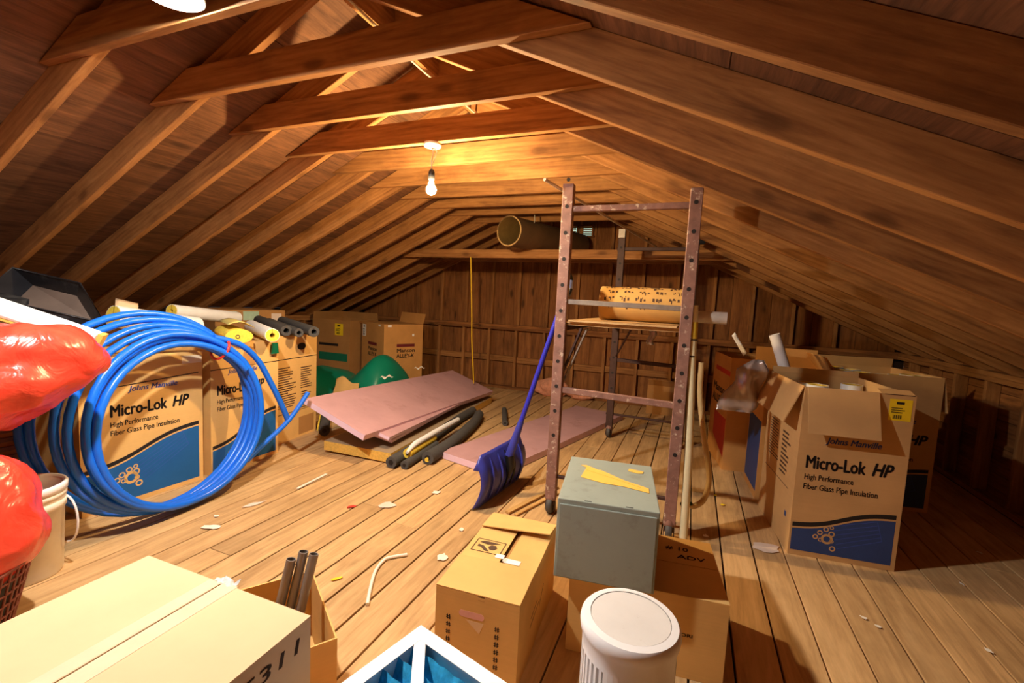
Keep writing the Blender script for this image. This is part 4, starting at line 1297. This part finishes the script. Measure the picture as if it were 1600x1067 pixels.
MB().tube([hb_, hb_ + (top_ - hb_) * .1, hb_ + (top_ - hb_) * .22], [.03, .028, .02], 10).obj('socket', SHOVBLUE, sh)
MB().tube([hb_ + (top_ - hb_) * .18, hb_ + (top_ - hb_) * .6, top_], .0165, 12).obj('handle', SHOVHAND, sh)
grip = []
for i in range(18):
    a = 2 * pi * i / 18
    grip.append(top_ + Vector((.012 + .04 * cos(a) * .3, .055 * cos(a), .07 + .075 * sin(a))))
MB().tube(grip, .013, 8, closed=True).obj('d_grip', BLACKPL, sh)
MB().tube([top_ + Vector((.02, .0, .05)), top_ + Vector((.03, 0, .10))], [.03, .02], 12).obj('grip_cap', plain('pale_blue_plastic', srgb(150, 165, 205), .3), sh)

# ------------------------------------------------------------------ rolling scaffold
sf = thing('scaffold', 'rusty rolling scaffold frame with caster wheels and plywood platform', 'scaffold', (-0.39, 3.5, 0))
O = Vector(sf.location)
def bar(name, a, b, w, t_, mat, up=(0, 0, 1)):
    return stick(name, sf, Vector(a) - O, Vector(b) - O, w, t_, mat, up, .003)
XA, XB, YA, YZ = -0.735, -0.035, 2.615, 4.45
for (px_, py_, mt, zt_) in ((XA, YA, RUST, 2.0), (XB, YA, RUST, 1.945), (XA + .04, YZ, RUSTD, 2.03), (XB + .005, YZ, RUSTD, 2.0)):
    post = MB()
    post.box((-.032, -.026, .10), (.032, -.020, zt_)); post.box((-.032, -.020, .10), (-.026, .026, zt_)); post.box((.026, -.020, .10), (.032, .026, zt_)); post.box((-.026, .020, .10), (.026, .026, zt_))
    o = post.obj('post', mt, sf, Vector((px_, py_, 0)) - O); bevel(o, .003)
    z = .35
    hm_ = MB()
    while z < zt_ - .1:
        hm_.lathe([(.0085, 0), (.0085, .0015)], 12, (0, 0, 0))
        hm_ = MB() if False else hm_
        z += .152
        oo = MB().lathe([(.0115, 0), (.0115, .0012)], 14).obj('pin_hole', INK, sf, Vector((px_, py_ - .026, z)) - O, (radians(90), 0, 0))
    # caster
    cs = Vector((px_, py_, 0)) - O
    MB().lathe([(.022, .085), (.034, .088), (.036, .105), (.03, .118), (.03, .125)], 20, c=cs).obj('caster_collar', RUST, sf)
    fk = MB()
    fk.hexa([cs + Vector(q) for q in ((-.03, -.02, .055), (.03, -.02, .055), (.03, .02, .055), (-.03, .02, .055), (-.026, -.02, .09), (.026, -.02, .09), (.026, .02, .09), (-.026, .02, .09))])
    fk.box((-.03 + cs.x, -.02 + cs.y, .02), (-.026 + cs.x, .02 + cs.y, .06)); fk.box((.026 + cs.x, -.02 + cs.y, .02), (.03 + cs.x, .02 + cs.y, .06))
    fk.obj('caster_fork', RUSTD, sf)
    whl = MB().lathe([(.012, -.018), (.048, -.018), (.054, -.011), (.054, .011), (.048, .018), (.012, .018)], 24)
    whl.obj('caster_wheel', RUBBER, sf, cs + Vector((0, 0.0, .055)), (0, radians(90), 0))
for yb_, mt in ((YA, RUST), (YZ, RUSTD)):
    bar('cross_bar', (XA, yb_, 1.858), (XB, yb_, 1.858), .03, .034, mt)
    bar('cross_bar', (XA, yb_, .785), (XB, yb_, .772), .03, .036, mt)
    bar('cross_bar', (XA, yb_, 1.318), (XB, yb_, 1.308), .025, .03, GREYBAR if yb_ == YA else RUSTD)
    bar('cross_bar', (XA, yb_, .24), (XB, yb_, .235), .02, .02, RUSTD)
# side rails and platform
for px_ in (XA, XB):
    bar('side_rail', (px_, YA, 1.165), (px_, YZ, 1.165), .03, .05, RUSTD)
bar('foot_rail', (XA + .02, YZ, .42), (XB, YZ, .40), .012, .012, RUSTD)
o = MB().box((XA + .03 - O.x, YA - .01 - O.y, 1.19), (XB - .03 - O.x, YZ + .02 - O.y, 1.20)).obj('platform_ply', PLYEDGE, sf)
o = MB().box((XA + .05 - O.x, YA - .03 - O.y, 1.201), (XB - .045 - O.x, YZ - .02 - O.y, 1.21)).obj('platform_ply', PLYEDGE, sf)
o = MB().box((XA + .02 - O.x, YA + .0 - O.y, 1.178), (XB - .032 - O.x, YZ - .06 - O.y, 1.189)).obj('platform_ply', PLYEDGE, sf)
bar('diagonal_brace', (XA + .12, YA + .03, 1.165), (XA + .01, YA + .03, .86), .014, .028, RUSTD, (0, 1, 0))
bar('diagonal_brace', (XA + .15, YA + .05, 1.165), (XA + .02, YA + .05, .82), .014, .024, GREYBAR, (0, 1, 0))
bar('diagonal_brace', (XA + .30, YZ - .8, 1.165), (XA + .06, YZ, .82), .014, .024, RUSTD, (0, 1, 0))
MB().box((XA + .01 - O.x, YZ - .05 - O.y, 1.96), (XA + .07 - O.x, YZ - .02 - O.y, 2.04)).obj('corner_bracket', GREYBAR, sf)
MB().box((XB + .02 - O.x, YZ - .05 - O.y, 1.90), (XB + .08 - O.x, YZ - .0 - O.y, 2.0)).obj('corner_bracket', BLACKPL, sf)
rod = tag(MB().tube([(-.836, 2.455, 1.993), (-.377, 4.44, 1.882)], .0095, 8).obj('steel_rod', STEEL), 'thin steel rod lying slanted across the top of the scaffold', 'rod')
# printed kraft roll on the platform
kr = thing('paper_roll', 'large roll of printed kraft paper on the scaffold platform', 'paper roll', (-0.33, 3.06, 1.211))
rk = .112
def krl(u, v):
    a = 2 * pi * u
    return (-.255 + .51 * v, rk * cos(a), rk + rk * sin(a))
MB().grid(krl, 40, 4).obj('wound_paper', KRAFT, kr)
for sx in (-1, 1):
    MB().add([krl(i / 40, 0 if sx < 0 else 1) for i in range(40)], [list(range(40)) if sx > 0 else list(range(40))[::-1]]).obj('end_face', CARDL, kr)
rkr = random.Random(8)
def on_roll(x_, a, w_, da, nm):
    m = MB()
    m.grid(lambda u, v: (x_ + w_ * u, -(rk + .0008) * sin(a + da * v), rk + (rk + .0008) * cos(a + da * v)), 2, 3)
    return m
ink = MB()
for i in range(5):
    for j in range(4):
        x_ = -.22 + .1 * i + .02 * (j % 2); a = .35 + .42 * j
        for k2 in range(5):
            on_ = on_roll(x_ + .012 * k2 + rkr.uniform(-.003, .003), a + rkr.uniform(-.08, .08), .005 if k2 % 2 else .012, rkr.uniform(.06, .22), '')
            ink.add(on_.v, on_.f)
    xx = -.2 + .13 * i
    if i < 4:
        on_ = on_roll(xx, .10, .055, .2, ''); ink.add(on_.v, on_.f)
ink.obj('printed_pattern', INKB, kr)
cl = thing('plastic_tube', 'clear plastic-wrapped tube sticking out beyond the right scaffold post', 'tube', (-0.20, 3.22, 1.262))
MB().pipe((0, 0, 0), (.40, .0, .0), .04, .034, 20).obj('sleeve', plain('cloudy_wrap', srgb(206, 196, 184), .25, spec=.6, var=.15), cl)
MB().pipe((.05, 0, 0), (.37, .0, .0), .032, .02, 18).obj('core', CARD2, cl)
# plastic scrap below the platform
o = MB().grid(lambda u, v: (-.02 + .04 * u + .01 * sin(6 * v), .01 * sin(7 * u), -.09 * v), 5, 6).obj('plastic_scrap', FOIL, None, (-.22, 2.75, 1.178)); thicken(o, .002)
tag(o, 'small grey plastic scrap dangling under the scaffold platform', 'plastic scrap')

# cream pipe and hose tied beside the scaffold
t = thing('plastic_pipe', 'upright cream plastic pipe beside the right scaffold post', 'pipe', (0.045, 2.625, 0))
MB().tube([(0, 0, .002), (-.01, 0, .5), (-.035, 0, 1.0), (-.048, 0, 1.33)], .0225, 16).obj('pipe_wall', CREAMPL, t)
MB().tube([(-.042, 0, 1.15), (-.044, 0, 1.24)], .025, 16).obj('yellow_wrap', plain('yellow_wrap_tape', srgb(206, 176, 60), .4), t)
for z in (1.05, 1.14):
    MB().tube([(-.04, 0, z), (-.04, 0, z + .008)], .0245, 14).obj('dark_band', INK, t)
t = thing('hose', 'cream rubber hose curling up behind the upright pipe', 'hose', (0.10, 2.74, 0.1))
MB().tube(smooth_path([(-.035, .10, .90), (-.03, .09, .72), (.005, .06, .50), (.045, .02, .32), (.055, 0, .22), (.035, -.02, .13), (-.01, -.06, .10), (-.04, -.075, .108), (-.055, -.08, .12)]), .0155, 12).obj('hose_wall', CREAMHOSE, t)
MB().tube([(-.085, -.085, .105), (-.055, -.088, .112), (-.025, -.08, .118)], .011, 8).obj('green_tie', plain('green_tie_plastic', srgb(22, 60, 40), .5), t)

# ------------------------------------------------------------------ cardboard tube on the cross beams
tb = thing('form_tube', 'big brown cardboard tube resting on the cross beams near the gable', 'tube', (-1.88, 4.45, 2.045))
MB().pipe((0, 0, 0), (.36, 1.60, .06), .158, .150, 40, 0).obj('tube_wall', TUBEBR, tb)
MB().pipe((.0, .0, 0), (.355, 1.58, .059), .1495, .146, 40).obj('lining', TUBEIN, tb)
MB().pipe((-.001, -.004, 0), (.001, .004, 0), .160, .148, 40).obj('rim', TUBERIM, tb)
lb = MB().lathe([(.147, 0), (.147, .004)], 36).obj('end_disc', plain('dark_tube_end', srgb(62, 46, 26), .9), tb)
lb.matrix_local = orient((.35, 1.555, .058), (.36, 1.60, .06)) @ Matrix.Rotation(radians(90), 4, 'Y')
MB().tube([(.16, .30, .28), (.175, .30, .16), (.16, .29, .05), (.165, .29, -.10)], .006, 6).obj('hanging_twine', CABLE, tb)
o = MB().tube(smooth_path([(-2.542, 4.87, 1.815), (-2.52, 4.87, 1.5), (-2.50, 4.88, 1.1), (-2.49, 4.89, .8), (-2.46, 4.90, .45), (-2.455, 4.92, .27)]), .0075, 7).obj('yellow_cord', YCORD)
tag(o, 'yellow cord hanging from the cross beam in front of the gable wall', 'cord')
o = lumpy('wool_insulation', PINKWOOL, bag_fn(0, 0, 0, .24, .10, .13, 2.2, .22, None, 1.0, 7), 36, 20, None, (-1.78, 6.03, .12)); tag(o, 'tuft of pink wool insulation at the foot of the gable wall', 'insulation')
o = lumpy('wool_insulation', PINKWOOL, bag_fn(0, 0, 0, .17, .08, .07, 5.2, .22, None, 1.0, 7), 30, 16, None, (-1.36, 6.04, .065)); tag(o, 'smaller flat tuft of pink wool right of the larger tuft', 'insulation')
o = MB().box((0, -.016, 0), (.55, .016, .012)).obj('wood_lath', RAWWOOD); o.matrix_world = orient((-.965, 2.47, .004), (-.80, 3.0, .004)); tag(o, 'thin raw wooden lath on the floor by the front caster', 'wood strip')
o = MB().box((0, -.013, 0), (.45, .013, .010)).obj('wood_lath', RAWWOOD); o.matrix_world = orient((-.91, 2.47, .003), (-.77, 2.90, .003)); tag(o, 'second narrower wooden lath beside the front caster', 'wood strip')

# ------------------------------------------------------------------ litter on the floor
def scrap(x_, y_, w_, l_, rz, mat, label, cat='scrap', curl=.004, name='floor_scrap'):
    rr_ = random.Random(int(abs(x_ * 1000) + abs(y_ * 777)))
    jag = [rr_.uniform(.75, 1.15) for _ in range(12)]
    m = MB()
    vs_ = [(0, 0, .004 + curl * .4)]
    for i in range(12):
        a = 2 * pi * i / 12
        vs_.append((w_ / 2 * cos(a) * jag[i], l_ / 2 * sin(a) * jag[i], .003 + curl * abs(rr_.uniform(0, 1))))
    m.add(vs_, [(0, i + 1, (i + 1) % 12 + 1) for i in range(12)])
    o = m.obj(name, mat, None, (x_, y_, 0), (0, 0, rz)); thicken(o, .002, 1)
    return tag(o, label, cat, 'scraps littering the floor')
o = MB().box((0, -.009, .002), (.275, .009, .007)).obj('wood_strip', SCRAPW); o.matrix_world = orient((-2.325, 2.135, .002), (-2.345, 2.41, .002)); tag(o, 'short white strip on the floor right of the blue coil', 'strip')
scrap(-2.33, 1.57, .10, .05, .4, SCRAPW, 'torn white scrap on the floor beyond the pale box')
scrap(-2.37, 1.86, .12, .04, 1.2, PAPERP, 'pale pink paper scrap between white scrap and white strip', 'paper')
scrap(-2.42, 1.66, .03, .02, 0, SCRAPW, 'tiny white chip close to the base of the blue coil')
scrap(-1.67, 2.22, .11, .09, .3, PAPERP, 'translucent pinkish square of plastic in the middle of the floor', 'plastic scrap')
scrap(-1.50, 2.52, .06, .05, .7, SCRAPW, 'small clear chip of plastic left of the shovel blade')
scrap(-1.845, 2.10, .06, .025, .9, REDTIE, 'small red scrap in a floor seam')
scrap(-1.075, 1.885, .055, .065, .2, SCRAPW, 'white blot of plaster left of the golden brown box')
scrap(-1.12, 2.17, .03, .04, .2, SCRAPW, 'small white chip in front of the shovel blade')
o = MB().tube(smooth_path([(-1.17, 1.44, .008), (-1.235, 1.54, .008), (-1.29, 1.64, .008), (-1.31, 1.72, .008), (-1.30, 1.76, .008), (-1.24, 1.82, .008)]), .008, 8).obj('bent_strip', SCRAPW); tag(o, 'bent white strip of foam on the floor behind the open box', 'strip')
scrap(-1.41, 1.52, .02, .05, -.6, PAPERY, 'curled yellow scrap near the open box', 'paper')
scrap(.475, 2.78, .16, .11, .5, PAPERP, 'dusty square of paper at the foot of the nearest right-hand carton', 'paper')
scrap(.165, 2.755, .03, .03, .5, SCRAPW, 'white chip on the floor behind the tan box')
scrap(.285, 3.27, .035, .02, .5, PAPERY, 'larger yellow flake on the floor right of the hose', 'paper')
scrap(.245, 3.42, .018, .02, .5, PAPERY, 'smaller yellow flake on the floor right of the hose', 'paper')
rl = random.Random(33)
LB = ['right of the tan box', 'by the lower right corner', 'in front of the nearest right-hand carton', 'in the dim right corner', 'near the right knee wall']
spots = [(.79, 2.31, 'larger pale chip'), (.83, 2.27, 'pale chip'), (.96, 1.96, 'cream flake'), (1.05, 1.96, 'small cream flake'), (.80, 1.78, 'yellowish chip'), (.985, 1.66, 'white flake'), (1.35, 2.85, 'thin pale splinter'), (1.62, 3.3, 'white paper bit'), (1.2, 2.3, 'tiny chip')]
where = ['by the front edge of the nearest right-hand carton', 'just ahead of the nearest right-hand carton, right of another chip', 'in the lower right of the floor', 'in the lower right of the floor, right of a similar flake', 'right of the tan box', 'near the bottom right of the picture', 'in the shade right of the nearest carton', 'in the dim corner by the right knee wall', 'halfway to the right edge of the floor']
for (x_, y_, n_), w_ in zip(spots, where):
    scrap(x_, y_, rl.uniform(.018, .035), rl.uniform(.012, .022), rl.uniform(0, 3), SCRAPW, n_ + ' ' + w_)
